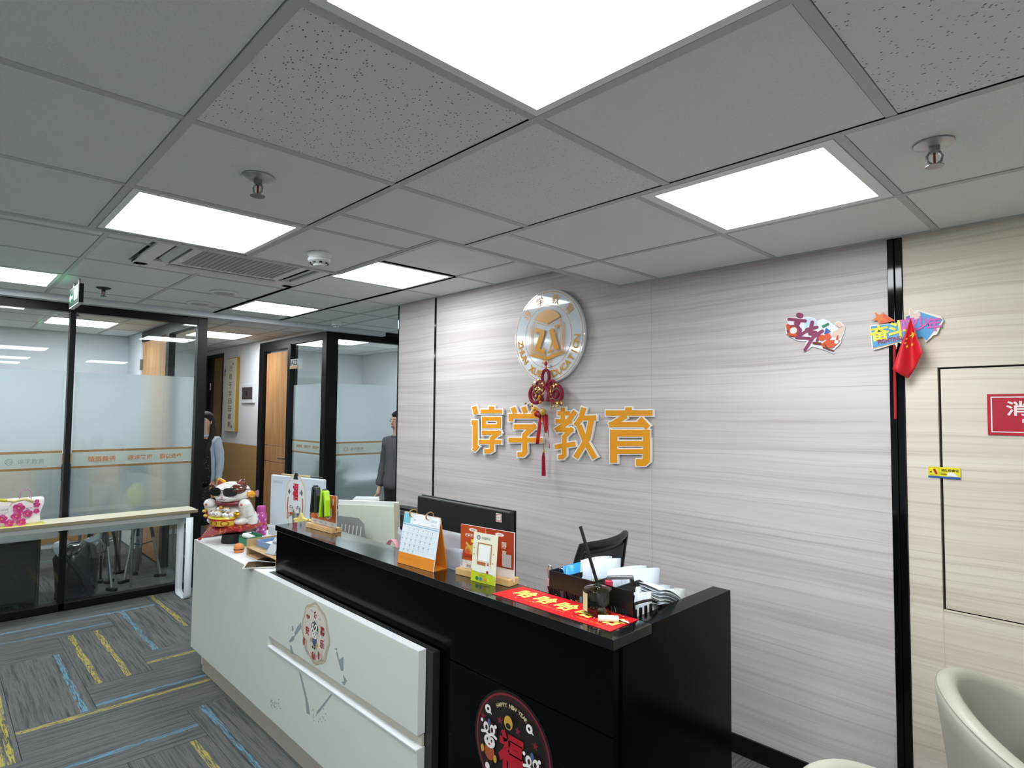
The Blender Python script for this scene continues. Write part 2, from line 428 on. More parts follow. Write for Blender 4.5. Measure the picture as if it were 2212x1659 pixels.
XB = [-5.70, -5.4, -4.8, -4.2, -3.6, -3.0, -2.855]; YB = [-1.8, -1.2, -.6, 0, .6, 1.2, 1.8, 2.4, 3.0, 3.6, 4.2, 4.8]
weak = lambda x, y: rt.choice([.05, .12])
cells(ceil2, XB, [y for y in YB if y < 1.9], ZB, [(-5.4, 0), (-4.2, .6), (-3.6, .6), (-4.2, 1.2), (-3.6, 1.2), (-5.4, -1.2)], weak)
cells(ceil2, XB[:-1], [1.8, 2.4], ZB, [(-3.6, 1.8), (-5.4, 1.8)], weak)
cells(ceil2, XB[:-1], [2.4, YW-.004], ZB, (), weak)
cells(ceil2, [-5.70, -5.4, -4.8, -4.2, -4.17], [YW, 3.0, 3.6, 4.2, 4.8], ZB, (), weak)
cells(ceil2, [-3.0, -2.4, -1.99], [1.502, 1.8, 2.4, YW-.004], ZB, (), weak)
for x0, y0, x1, y1 in ((-4.2, .6, -4.05, 1.8), (-3.06, .6, -3.0, 1.8), (-4.05, .6, -3.06, .80), (-4.05, 1.77, -3.06, 1.8)):
    link('ceiling_tile', tile_mesh(x1-x0-.004, y1-y0-.004), ceil2, (x0+.002, y0+.002, ZB+.002)).color = (0, 0, 0, 1)
box('ceiling_slab', (-5.86, -5.2, ZB+.14), (-1.9, 4.9, ZB+.2), M('#4a4a48', .9), ceil2)
ceil3 = struct('ceiling')
cells(ceil3, [-10.2, -9.6, -9.0, -8.4, -7.73, -7.07, -6.47, -5.87], [1.78, 2.13, 2.7, 2.96], ZB, [(-7.73, 2.13)], weak)
box('ceiling_slab', (-10.5, 1.72, ZB+.05), (-5.86, 3.0, ZB+.12), M('#4a4a48', .9), ceil3)
ceil4 = struct('ceiling')
cells(ceil4, [-8.42, -7.72, -7.1, -6.5, -5.87], [-1.8, -1.2, -.6, 0, .77, 1.38, 1.69], ZB, [(-7.72, .77), (-7.72, -.6), (-7.1, -1.8)], weak)
box('ceiling_slab', (-8.5, -5.2, ZB+.05), (-5.86, 1.70, ZB+.12), M('#4a4a48', .9), ceil4)
ceil5 = struct('ceiling')
cells(ceil5, [-8.4, -7.8, -7.2, -6.6, -6.0, -5.87], [3.06, 3.4, 4.0, 4.6, 4.85], ZB, [(-7.2, 3.4), (-6.6, 4.0)], weak)
box('ceiling_slab', (-8.5, 3.0, ZB+.05), (-5.86, 4.9, ZB+.12), M('#4a4a48', .9), ceil5)

# ---- timber wall behind the desk: panels, dark joints, skirting
wall_back = struct('wall_back')
box('wall_core', (-4.17, YW+.02, 0), (2.1, YW+.16, ZB+.2), M('#30302f', .8), wall_back)
def panel(x0, x1, z0, z1, mat, proud=0.):
    return box('wood_panel', (x0, YW-proud, z0), (x1, YW+.02, z1), mat, wall_back, .0008)
panel(-4.165, -3.682, .085, ZB+.02, WALLWOOD)
panel(-3.660, -1.7665, .085, ZB+.02, WALLWOOD)
panel(-1.7655, -.668, .085, ZA+.006, WALLWOOD)
panel(-.615, -.509, .085, 1.7465, CREAMWOOD)
panel(-.615, .50, 1.747, ZA+.006, CREAMWOOD)
panel(-.5085, .50, .085, .838, CREAMWOOD)
box('joint_strip', (-.5115, YW-.0012, .085), (-.5075, YW+.001, .838), M('#d9cdb9', .4), wall_back)
panel(.502, 2.1, .085, ZA+.006, CREAMWOOD)
door_1 = struct('door_1')
box('door_leaf', (-.500, YW+.003, .848), (.495, YW+.02, 1.740), CREAMWOOD, door_1, .001)
MB().box((-.507, YW-.002, .838), (.5, YW+.001, .8445)).build('door_rim', M('#e3d6c2', .4), door_1, False)
BLKGLASS = M('#0c0c0d', .07, metal=.3, var=.1)
trim_1 = struct('trim_1')
box('trim_strip', (-3.681, YW-.004, .0), (-3.661, YW+.012, ZB), BLKGLASS, trim_1, .001)
trim_2 = struct('trim_2')
box('trim_strip', (-.667, YW-.006, 0), (-.6435, YW+.012, ZA), BLKGLASS, trim_2, .002)
box('trim_strip', (-.6405, YW-.006, 0), (-.616, YW+.012, ZA), BLKGLASS, trim_2, .002)
trim_3 = struct('trim_3')
box('trim_strip', (-4.178, YW-.004, 0), (-4.165, YW+.16, ZB), BLKGLASS, trim_3, .001)
baseboard = struct('baseboard_back')
box('skirting', (-4.165, YW-.010, 0), (-.668, YW+.02, .085), M('#0a0a0b', .25, var=.1), baseboard, .001)
box('skirting', (-.615, YW-.010, 0), (2.1, YW+.02, .085), M('#0a0a0b', .25, var=.1), baseboard, .001)
wall_side = struct('wall_right')
box('plaster', (2.1, -5.3, 0), (2.2, 2.9, ZA+.1), WALLP, wall_side)
wall_front = struct('wall_front')
box('plaster', (-10.5, -5.3, 0), (2.2, -5.2, ZB+.1), WALLP, wall_front)
wall_alcove = struct('wall_alcove')
box('plaster', (-4.17, YW+.16, 0), (-4.05, 4.9, ZB+.1), WALLP, wall_alcove)
box('plaster', (-8.5, 4.85, 0), (-4.05, 4.95, ZB+.1), WALLP, wall_alcove)

# ---- glass partition with its frosted film
def film_bands(root, axis, at, a, b, dz=0.):
    """films on one pane: axis 'y' = pane in the plane X=at spanning Y a..b, 'x' = pane in the plane Y=at spanning X a..b"""
    def sheet(name, z0, z1, mat):
        if axis == 'y': MB().add([(at, a, z0), (at, b, z0), (at, b, z1), (at, a, z1)], [(0, 1, 2, 3)]).build(name, mat, root, False)
        else: MB().add([(a, at, z0), (b, at, z0), (b, at, z1), (a, at, z1)], [(0, 1, 2, 3)]).build(name, mat, root, False)
    sheet('frosted_film', 1.232, 1.850, FROST); sheet('frosted_film', .56, 1.088, FROST)
    sheet('logo_band', 1.105, 1.214, FROST_BAND); sheet('stripe_film', 1.214, 1.232, TAPE); sheet('stripe_film', 1.088, 1.105, TAPE)
wall_left = struct('wall_left')
FX0, FX1 = XP-.05, XP+.03
def post(y0, y1, z1=2.385, x0=FX0, x1=FX1): box('post', (x0, y0, 0), (x1, y1, z1), FRAME, wall_left, .002)
post(.771, .809, 2.33); post(1.70, 1.778); post(2.931, 3.065, 2.385, -5.89, FX1); post(-.52, -.48, 2.33)
box('header', (FX0, -5.2, 2.32), (FX1, 1.70, 2.385), FRAME, wall_left, .002)
box('header', (FX0, 3.065, 2.32), (FX1, 4.85, 2.40), FRAME, wall_left, .002)
box('sill', (FX0, -5.2, 0), (FX1, 1.70, .055), FRAME, wall_left, .002)
box('sill', (FX0, 3.065, 0), (FX1, 4.85, .055), FRAME, wall_left, .002)
for a, b in ((-5.2, -.52), (-.48, .771), (.809, 1.70), (3.065, 4.85)):
    box('glass_pane', (XP-.005, a, .055), (XP+.005, b, 2.32), GLASS, wall_left)
    film_bands(wall_left, 'y', XP-.008, a+.012, b-.012)
box('bulkhead', (-5.86, -5.2, 2.386), (-5.70, 3.58, 2.46), M('#d5d9dc', .6, var=.02), wall_left)
box('bulkhead', (-5.86, 3.58, 2.40), (-5.72, 4.85, 2.46), FRAME, wall_left)
# lettering on the film band
BRN = M('#b0713a', .6); GRY = M('#8f9a98', .6)
a = Art(z=0)
a.text(BRN, '循循善诱', 1.02, 1.158, .042, .19, bold=.02).text(BRN, '谆谆教诲', 1.29, 1.158, .042, .18, bold=.02).text(BRN, '期以进步', 1.52, 1.158, .042, .17, bold=.02)
a.build('film_lettering', wall_left, (XP+.0056, 0, 0), ONLEFT)
a = Art(z=0)
a.ring(GRY, .44, 1.158, .022, .004).text(GRY, 'ZX', .44, 1.158, .022).text(GRY, '谆学教育', .57, 1.158, .038, .16, bold=.01)
a.build('film_lettering', wall_left, (XP+.0056, 0, 0), ONLEFT)
a = Art(z=0)
BR2 = M('#b89a70', .6)
a.ring(BR2, 3.19, 1.155, .024, .005).text(BR2, 'ZX', 3.19, 1.155, .024).text(BR2, '谆学教育', 3.32, 1.155, .034, .16, bold=.01)
a.ring(BR2, 3.70, 1.155, .024, .005)
a.build('film_lettering', wall_left, (XP+.0056, 0, 0), ONLEFT)

# ---- corridor walls
wall_corr = struct('wall_corridor')
YC = 2.972
box('plaster', (-8.935, YC, 1.115), (-7.63, YC+.08, ZB+.05), WALLP, wall_corr)
box('plaster', (-8.935, YC+.004, 0), (-7.63, YC+.08, 1.115), WALLP, wall_corr)
for x0, x1 in ((-8.935, -8.70), (-8.697, -8.17), (-8.167, -7.632)):
    box('dado_panel', (x0+.001, YC-.006, .06), (x1-.001, YC+.004, 1.108), DADO, wall_corr, .001)
box('plaster', (-10.5, YC, 0), (-9.67, YC+.08, ZB+.05), WALLP, wall_corr)
box('plaster', (-9.67, YC, 2.37), (-8.935, YC+.08, ZB+.05), WALLP, wall_corr)
box('plaster', (-10.55, 1.7, 0), (-10.45, 3.0, ZB+.05), WALLP, wall_corr)
box('header', (-7.64, YC-.005, 2.32), (-5.89, YC+.055, 2.40), FRAME, wall_corr, .002)
box('plaster', (-7.64, YC, 2.40), (-5.9, YC+.05, ZB+.05), WALLP, wall_corr)
box('sill', (-6.72, YC-.005, 0), (-5.89, YC+.055, .055), FRAME, wall_corr, .002)
box('glass_pane', (-6.72, YC+.020, .055), (-5.89, YC+.030, 2.32), GLASS, wall_corr)
film_bands(wall_corr, 'x', YC+.033, -6.71, -5.9)
a = Art(z=0)
for k, s_ in enumerate(('循循善诱', '谆谆教诲', '期以进步')): a.text(BRN, s_, -6.50+k*.2, 1.165, .034, .15, bold=.02)
a.build('film_lettering', wall_corr, (0, YC+.0195, 0), ONBACK)
door_2 = struct('door_2')
box('door_frame', (-7.63, YC-.012, 0), (-7.50, YC+.08, 2.33), FRAME, door_2, .003)
box('door_frame', (-6.80, YC-.012, 0), (-6.72, YC+.08, 2.33), FRAME, door_2, .003)
box('door_frame', (-7.50, YC-.010, 2.285), (-6.80, YC+.08, 2.33), FRAME, door_2, .003)
for z0, z1 in ((.02, .937), (.943, 1.132), (1.138, 2.262)): box('door_board', (-7.49, YC+.03, z0), (-6.81, YC+.07, z1), OAK, door_2, .002)
MB().tube([(-6.86, YC+.03, 1.0), (-6.86, YC-.02, 1.0), (-6.97, YC-.02, 1.0)], .009).build('door_handle', STEEL, door_2)
door_3 = struct('door_3')
box('door_frame', (-9.67, YC-.012, 0), (-9.58, YC+.08, 2.36), FRAME, door_3, .003)
box('door_frame', (-8.985, YC-.004, 0), (-8.937, YC+.08, 2.36), FRAME, door_3, .003)
box('door_frame', (-9.58, YC-.010, 2.32), (-8.985, YC+.08, 2.36), FRAME, door_3, .003)
for z0, z1 in ((.02, 1.132), (1.138, 2.31)): box('door_board', (-9.42, YC+.03, z0), (-8.99, YC+.07, z1), M('#8d6a3e', .5), door_3, .002)
MB().box((-9.58, YC+.02, .02), (-9.42, YC+.075, 2.31)).build('hinge_stile', BLACK, door_3, False)
for z in (.5, 1.2, 1.9): MB().tube([(-9.5, YC+.01, z-.05), (-9.5, YC+.01, z+.05)], .012).build('door_hinge', STEEL, door_3)
# corridor's other wall, seen from inside the left glass room
wall_room = struct('wall_room')
YR = 1.70
box('plaster', (-10.5, YR, 0), (-7.79, YR+.07, ZB+.05), WALLP, wall_room)
box('header', (-7.79, YR, 2.32), (-5.87, YR+.07, ZB+.05), FRAME, wall_room)
box('post', (-6.80, YR, 0), (-6.70, YR+.07, 2.32), FRAME, wall_room)
box('glass_pane', (-6.70, YR+.03, .0), (-5.87, YR+.04, 2.32), GLASS, wall_room)
film_bands(wall_room, 'x', YR+.044, -6.69, -5.88)
door_4 = struct('door_4')
box('door_board', (-7.76, YR+.01, .02), (-6.81, YR+.06, 2.31), OAK, door_4)
for z in (.4, 2.06): box('door_hinge', (-7.785, YR-.012, z-.06), (-7.74, YR+.005, z+.06), STEEL, door_4)
box('plaster', (-8.50, -5.2, 0), (-8.42, YR, ZB+.05), WALLP, wall_room)
for y in range(-4, 4):
    y0, y1 = y*.6, min(y*.6+.6, YR)
    if y1-y0 > .02: box('dado_panel', (-8.42, y0+.002, .06), (-8.41, y1-.002, 1.05), DADO, wall_room, .001)
wall_room2 = struct('wall_room')
box('plaster', (-8.5, 3.0, 0), (-8.4, 4.85, ZB+.05), WALLP, wall_room2)

# ---- ceiling lights
def lamp(x0, y0, x1, y1, z, label, fr=.022):
    t = thing('ceiling_light', label, 'ceiling light', ((x0+x1)/2, (y0+y1)/2, z), (0, 0, 0), 'square ceiling light panels')
    a, b = (x1-x0)/2-.014, (y1-y0)/2-.014
    m = MB()
    for s_ in (-1, 1):
        m.box((s_*a-.0 if s_ < 0 else a-fr, -b, -.002), (-a+fr if s_ < 0 else a, b, .02))
        m.box((-a+fr, -b if s_ < 0 else b-fr, -.002), (a-fr, -b+fr if s_ < 0 else b, .02))
    m.build('frame', M('#eef0f2', .4), t, False)
    MB().box((-a+fr, -b+fr, .001), (a-fr, b-fr, .012)).build('diffuser', LAMPMAT, t, False)
lamp(-.983, .429, -.376, 1.027, ZA, 'large bright square light panel cut off by the top edge of the photo')
lamp(-1.107, 1.62, -.5, 2.214, ZA, 'bright square light panel at right, nearest the timber wall and its stickers', .034)
lamp(-2.804, .429, -2.197, 1.027, ZA, 'bright square light panel at left beside the air conditioner')
lamp(-3.6, 1.8, -3.0, 2.4, ZB, 'square light panel next to the smoke detector, near the round logo wall')
lamp(-5.4, 1.8, -4.8, 2.4, ZB, 'square light panel before the corridor, beyond the round ceiling speakers')
lamp(-5.4, 0, -4.8, .6, ZB, 'square light panel cut by the left photo edge, above the glass wall')
lamp(-7.73, 2.13, -7.07, 2.7, ZB, 'square light panel inside the corridor, above the white wall')
lamp(-7.72, .77, -7.1, 1.38, ZB, 'square light panel inside the glass room, behind the black post')
lamp(-7.1, -1.8, -6.5, -1.2, ZB, 'added unseen light panel brightening the left glass room')  # extra lamp added to raise the brightness inside this room
lamp(-7.72, -.6, -7.1, 0, ZB, 'square light panel deep in the glass room at far left')
lamp(-7.2, 3.4, -6.6, 4.0, ZB, 'square light panel inside the right glass room behind the corner post')
lamp(-6.6, 4.05, -6.0, 4.6, ZB, 'added unseen light panel brightening the right glass room')  # added lamp, kept out of sight, lifts the dark glass of this room
lamp(-5.4, -1.2, -4.8, -.6, ZB, 'added unseen light panel above the glass wall, for room brightness')  # one more unseen lamp, added for overall room brightness
for x, y, q in ((.23, .429, 'right'), (-.983, -1.362, 'middle'), (.838, -1.362, 'far right'), (-2.804, -1.362, 'left'), (-.983, -3.153, 'rear middle'), (.838, -3.153, 'rear right'), (-2.804, -3.153, 'rear left')):
    lamp(x, y, x+.607, y+.597, ZA, 'added unseen light panel behind the camera, '+q+' one')  # unseen lamps added so upright fronts are lit more evenly

# ---- things on the ceilings
def sprinkler(x, y, z, label, dark=False):
    t = thing('fire_sprinkler', label, 'sprinkler', (x, y, z), (0, 0, .4), 'ceiling fire sprinklers')
    mt = M('#8d8f90', .35, metal=.8); dk = M('#3c3e3f', .5, metal=.6)
    mt = dk if dark else mt
    MB().lathe([(.046, 0), (.046, -.003), (.030, -.010), (.018, -.010)], 28).build('escutcheon', mt if dark else M('#b9bcbd', .35, metal=.6), t)
    MB().lathe([(.013, -.008), (.013, -.022), (.009, -.026)], 16).build('nozzle', mt, t)
    m = MB()
    for s_ in (-1, 1): m.tube([(s_*.010, 0, -.022), (s_*.017, 0, -.034), (s_*.015, 0, -.048), (0, 0, -.058)], .0034, 6)
    m.build('frame_arms', mt, t)
    MB().tube([(0, 0, -.024), (0, 0, -.056)], .003, 6).build('glass_bulb', M('#7c2a22', .2), t)
    MB().lathe([(.004, -.056), (.021, -.059), (.021, -.061), (.003, -.061)], 20).build('deflector', mt, t)
sprinkler(-1.828, .69, ZA, 'dark metal sprinkler above the bright panel at left')
sprinkler(-.338, 1.848, ZA, 'steel sprinkler with red bulb at upper right')
sprinkler(-5.13, .868, ZB, 'small dark sprinkler beside the green exit sign', True)
sprinkler(-6.4, .9, ZB, 'small sprinkler inside the glass room in front of its light panel', True)
def detector(x, y, z, label, s=1.):
    t = thing('smoke_detector', label, 'smoke detector', (x, y, z), (0, 0, .5), 'white smoke detectors')
    MB().lathe([(.052*s, 0), (.052*s, -.010), (.047*s, -.014), (.045*s, -.022)], 28).build('base', WHITE, t)
    MB().lathe([(.044*s, -.020), (.050*s, -.026), (.048*s, -.036), (.030*s, -.050), (.026*s, -.050)], 28).build('cover', WHITE, t)
    MB().lathe([(.026*s, -.049), (.026*s, -.056), (.020*s, -.058)], 20).build('sensor', WHITE, t)
    for k in range(8):
        MB().box((-.007*s, .0375*s, -.006*s), (.007*s, .0400*s, .004*s), T=rotz(k*PI/4)).build('vent_slot', BLACK, t, False, loc=(0, 0, -.043*s))
detector(-2.535, 1.238, ZA, 'white smoke detector between two bright panels, left of centre')
detector(-5.381, 2.82, ZB, 'small white smoke detector beyond, left of the timber wall edge', .95)
for x, y, L in ((-4.66, 1.537, 'round white ceiling speaker nearest the camera, before the far light panel'), (-5.28, 1.556, 'round flush ceiling speaker farther back, by the white bulkhead')):
    t = thing('ceiling_speaker', L, 'ceiling speaker', (x, y, ZB), (0, 0, 0), 'round ceiling speakers')
    MB().lathe([(.10, 0), (.10, -.006), (.092, -.010)], 32).build('rim', WHITE, t)
    MB().lathe([(.090, -.008), (.05, -.012), (.001, -.013)], 32).build('grille', M('#b5b8b6', .6), t)
# air conditioner cassette
t = thing('air_conditioner', 'white four-way ceiling air conditioner with a grey grille behind the left light panel', 'air conditioner', (-3.553, 1.285, ZB))
h = .475
MB().box((-h+.03, -h+.03, .0), (h-.03, h-.03, .12)).build('housing', M('#3a3b3b', .8), t, False)
fw = .075
m = MB()
for k in range(4): m.box((-h, -h, -.022), (h-.001, -h+fw, 0), T=rotz(k*PI/2))
m.build('panel_rim', M('#d9dcda', .4), t, False, .006)
GRILL = M('#b3b1ae', .7)
m = MB(); m.box((-.265, -.265, -.026), (.265, .265, -.012)); m.build('return_grille', GRILL, t, False, .004)
for k in range(18): box('grille_slat', (-.25, -.25+k*.029, -.030), (.25, -.238+k*.029, -.025), GRILL, t)
m = MB()
for k in range(4): m.box((-.265, -.315, -.024), (.315, -.265, -.006), T=rotz(k*PI/2))
m.build('inner_frame', M('#d9dcda', .4), t, False, .004)
for k in range(4):
    MB().box((-.30, -.398, -.004), (.30, -.318, .03), T=rotz(k*PI/2)).build('air_slot', BLACK, t, False)
    MB().box((-.30, -.006, -.022), (.30, .006, .022), T=rotz(k*PI/2)@TRS((0, -.355, -.014), (.9, 0, 0))).build('louvre', M('#c9cccb', .4), t, False)
for sx in (-1, 1):
    for sy in (-1, 1): MB().box((min(sx*h, sx*.315), min(sy*h, sy*.315), -.021), (max(sx*h, sx*.315), max(sy*h, sy*.315), -.004)).build('corner_plate', M('#d9dcda', .4), t, False, .003)
# exit sign
t = thing('exit_sign', 'small green lit exit sign hanging under the ceiling before the glass wall', 'exit sign', (-4.80, .69, 2.32))
MB().box((-.36, -.014, -.065), (0, .014, .070)).build('housing', M('#b9bdbd', .4), t, False, .003)
MB().box((-.004, -.0135, -.06), (.001, .0135, .066)).build('end_cap', BLACK, t, False)
MB().box((-.35, -.0165, -.057), (-.01, -.014, .062)).build('panel', M('#0b3322', .4), t, False)
GLOW = M('#7dffb5', .5, emit=1.2)
a = Art(z=0)
a.rect(GLOW, -.16, -.03, -.03, .04); a.stroke(M('#0b3322', .4), [(-.10, .02), (-.09, -.005), (-.07, -.025)], .012).ell(M('#0b3322', .4), -.10, .03, .008).stroke(M('#0b3322', .4), [(-.09, 0), (-.11, -.025)], .01)
a.fill(GLOW, [(-.33, .0), (-.29, .03), (-.29, .01), (-.2, .01), (-.2, -.01), (-.29, -.01), (-.29, -.03)])
a.build('pictogram', t, (0, -.0168, 0), ONBACK)
for x in (-.08, -.28): MB().tube([(x, 0, .07), (x, 0, ZB-2.32)], .006).build('hanger_rod', STEEL, t)
# ================================================================== RECEPTION DESK
desk = thing('reception_desk', 'reception desk with white front, raised black counter and black end panel', 'desk', (-2.4, 1.5, 0))
BLACKLAM = M('#050506', .16, spec=.09, var=.1)
def db(name, a, b, mat, bev=.0015): return box(name, a, b, mat, desk, bev, world=True)
KICK = M('#b3aa9e', .5, var=.06)
db('kickplate', (-3.92, 1.235, 0), (-1.65, 1.26, .1195), KICK)
fp = MB()
FX = [-4.03, -2.885, -1.673]
MB().prism([(FX[0], .12), (FX[2], .12), (FX[2], .446), (FX[1], .446), (FX[1], .49), (FX[2], .49), (FX[2], .764), (FX[0], .764)], -1.232, -1.200, T=Matrix.Rotation(PI/2, 4, 'X')).build('front_board', PANELW, desk, False, .0015, world=True)
db('groove', (FX[1], 1.221, .446), (FX[2]-.004, 1.232, .490), M('#bdb8aa', .5))
db('groove_lip', (FX[1]+.002, 1.1955, .440), (FX[2]+.001, 1.224, .4475), M('#eceeee', .3), .002)
db('edge_band', (FX[0], 1.2003, .7642), (FX[2], 1.232, .7652), M('#f0f2f2', .3), 0)
db('back_board', (-4.02, 1.2335, .122), (-1.637, 1.262, .762), M('#1d1f21', .45))
db('white_top', (-4.03, 1.2335, .740), (-2.990, 1.95, .7645), M('#e9ebeb', .3))
db('side_board', (-4.03, 1.2635, .0), (-4.00, 1.95, .739), PANELW)
db('work_top', (-2.988, 1.437, .715), (-.989, 1.95, .74), M('#d9d6cf', .4))
db('counter_front', (-2.988, 1.270, .744), (-.932, 1.300, .962), BLACKLAM)
db('counter_front', (-2.988, 1.270, .02), (-.932, 1.300, .7415), BLACKLAM)
db('counter_side', (-2.988, 1.301, .745), (-2.960, 1.430, .962), BLACKLAM)
db('counter_top', (-2.990, 1.262, .963), (-.925, 1.436, .990), GLOSSBLACK)
MB().prism([(1.301, 0), (1.897, 0), (1.897, .990), (1.4375, .990), (1.4375, .962), (1.301, .962)], -.987, -.925, T=Matrix(((0, 0, 1, 0), (1, 0, 0, 0), (0, 1, 0, 0), (0, 0, 0, 1)))).build('end_panel', BLACKLAM, desk, False, .0015, world=True)
db('back_board', (-2.988, 1.410, .75), (-.989, 1.428, .962), GLOSSBLACK)
# torn tape residue on the white front
a = Art(z=.0); RES = M('#8f9a9a', .6, var=.1)
def PW(pts): return [(p.x, p.z) for p in (onY(560+x/3.867, 1230+y/3.867, 1.2) for x, y in pts)]
for P in ([(280, 465), (290, 500), (275, 520), (272, 480)], [(318, 480), (350, 440), (352, 490), (300, 560), (296, 530)], [(300, 550), (290, 590), (262, 610), (248, 600), (275, 560)],
          [(258, 630), (270, 640), (292, 712), (262, 700)], [(628, 660), (652, 655), (650, 680)], [(640, 690), (655, 690), (668, 750), (705, 730), (705, 848), (684, 848)], [(700, 875), (735, 930), (710, 972), (685, 940), (708, 935)],
          [(330, 845), (352, 880), (410, 1110), (425, 1215), (395, 1200), (385, 1080)], [(600, 1040), (612, 1045), (510, 1185), (478, 1215), (480, 1190)]):
    a.fill(RES, PW(P), up=False); a.z += 2e-6
for i in range(26):
    x, y = 90+rc.random()*90, 1080+rc.random()*90; a.fill(RES, PW([(x, y), (x+6, y+2), (x+2, y+18)]), up=False); a.z += 2e-6
for i in range(14):
    x, y = 440+rc.random()*120, 1150+rc.random()*130; a.fill(RES, PW([(x, y), (x+8, y+4), (x+3, y+20)]), up=False); a.z += 2e-6
ar = a.build('tape_residue', desk, (2.4, 1.1996-1.5, 0), ONBACK); ar['kind'] = 'stuff'
# torn tape residue is flat print on the board

# ------------------------------------------------------------------ stickers on the desk
CREAM = M('#d9d3c6', .5); INK = M('#35201a', .6); WHT = M('#ece9e2', .5); CRED = M('#a51f2c', .5); CYEL = M('#c79a3a', .5); CBLU = M('#4a5d8c', .5); LGRY = M('#a3a5b5', .5)
def lion_child(a, x, y, s, coat, skew=0):
    """a round-faced child under a lion-dance head"""
    K = lambda u, v: (x+u*s, y+v*s+u*s*skew)
    E = lambda m, u, v, r, r2=None, **k: a.ell(m, *K(u, v), r*s, (r2 or r)*s, n=14, **k)
    E(INK, 0, -.02, .30, .33); E(coat, 0, -.62, .24, .26); E(WHT, 0, -.30, .26, .20); E(INK, -.10, -.26, .035, .05); E(INK, .10, -.26, .035, .05); E(CRED, 0, -.38, .05, .03)
    E(INK, 0, .10, .36, .24); E(WHT, -.15, .12, .13, .15); E(WHT, .15, .12, .13, .15); E(INK, -.13, .10, .06, .08); E(INK, .13, .10, .06, .08); E(CBLU, 0, .30, .07, .12)
    a.stroke(WHT, [K(-.34, -.08), K(-.14, -.02), K(0, -.10), K(.14, -.02), K(.34, -.08)], .09*s)
    E(CYEL, -.30, -.60, .08, .12); E(CYEL, .30, -.72, .08, .12); E(INK, -.10, -.92, .08, .06); E(INK, .12, -.92, .08, .06); E(WHT, -.32, .28, .06); E(WHT, .32, .28, .06)
t = thing('sticker', 'oval festive sticker of a lion-dance child on the white desk front', 'sticker', (-2.409, 1.1992, .629), ONBACK)
def wavy(rx, ry, n, amp, N=72): return [((rx+amp*math.cos(n*2*PI*i/N))*math.cos(2*PI*i/N), (ry+amp*math.cos(n*2*PI*i/N))*math.sin(2*PI*i/N)) for i in range(N)]
MB().prism(wavy(.124, .124, 8, .004), 0, .0004).build('backing', M('#bdb29b', .5), t, False)
a = Art(z=.0006); a.fill(CREAM, wavy(.112, .112, 8, .004)).ring(M('#b0a78f', .5), 0, 0, .108, .002)
a.text(CRED, '∞', 0, .075, .022, .03, rot=PI/2, bold=.03)
a.text(CRED, '平', -.066, .042, .036, bold=.03).text(CRED, '安', -.070, -.006, .036, bold=.03).text(CRED, '喜', .066, .026, .036, bold=.03).text(CRED, '乐', .066, -.026, .036, bold=.03)
lion_child(a, 0, .018, .082, CBLU)
a.ell(CRED, 0, -.090, .014, .016); a.ell(M('#d06a3a', .5), 0, -.088, .007)
for i in range(22):
    an = i*2.4; r = .075+.025*rc.random(); a.ell(LGRY, r*math.cos(an), r*math.sin(an), .003+.003*rc.random(), n=8)
a.ell(M('#9e5040', .5), -.075, -.05, .010, .018); a.ell(M('#9e5040', .5), .062, -.07, .009, .018)
a.build('print', t)
t = thing('sticker', 'round dark red festive sticker with lucky character on the black counter front', 'sticker', (-1.296, 1.2692, .570), ONBACK)
MB().lathe([(.165, 0), (.165, .0004)], 64).build('backing', M('#161013', .4), t, False)
a = Art(z=.0006); DK = M('#1d1613', .5); FU = M('#b01028', .5)
a.ell(M('#30151a', .5), 0, 0, .156, n=48).ring(M('#7c2030', .5), 0, 0, .154, .006, 60).ell(DK, 0, 0, .138, n=48)
for i, ch in enumerate('HAPPY NEW YEAR'):
    an = PI/2+.52-i*.08; a.text(M('#cdbf8e', .5), ch, .124*math.cos(an), .124*math.sin(an), .012 if ch != ' ' else .01, rot=an-PI/2, bold=.03)
a.text(FU, '福', .0, -.012, .125, .105, bold=.05)
lion_child(a, -.092, .020, .095, M('#a5522a', .5)); lion_child(a, .094, -.005, .095, M('#b8343c', .5))
for x, y in ((-.09, .092), (.085, .097)): a.ring(WHT, x, y, .009, .008, 16).stroke(WHT, [(x+.008, y-.004), (x+.015, y-.010)], .004)
a.ell(CYEL, 0, .083, .018, .020).ell(DK, 0, .074, .010, .008)
for x, y in ((-.035, .078), (.04, .074), (-.11, .065), (.11, .06)): a.star(M('#7a1626', .5), x, y, .013)
for x, y, r in ((-.035, -.085, .010), (.045, -.11, .009), (-.06, -.118, .007)): a.ell(CYEL, x, y, r).ell(DK, x, y, r*.35)
a.ell(CYEL, 0, -.118, .018, .012).ell(FU, .0, -.135, .016, .012); a.ell(M('#35629a', .5), -.085, -.085, .010, .014).ell(WHT, -.085, -.072, .010)
a.build('print', t)

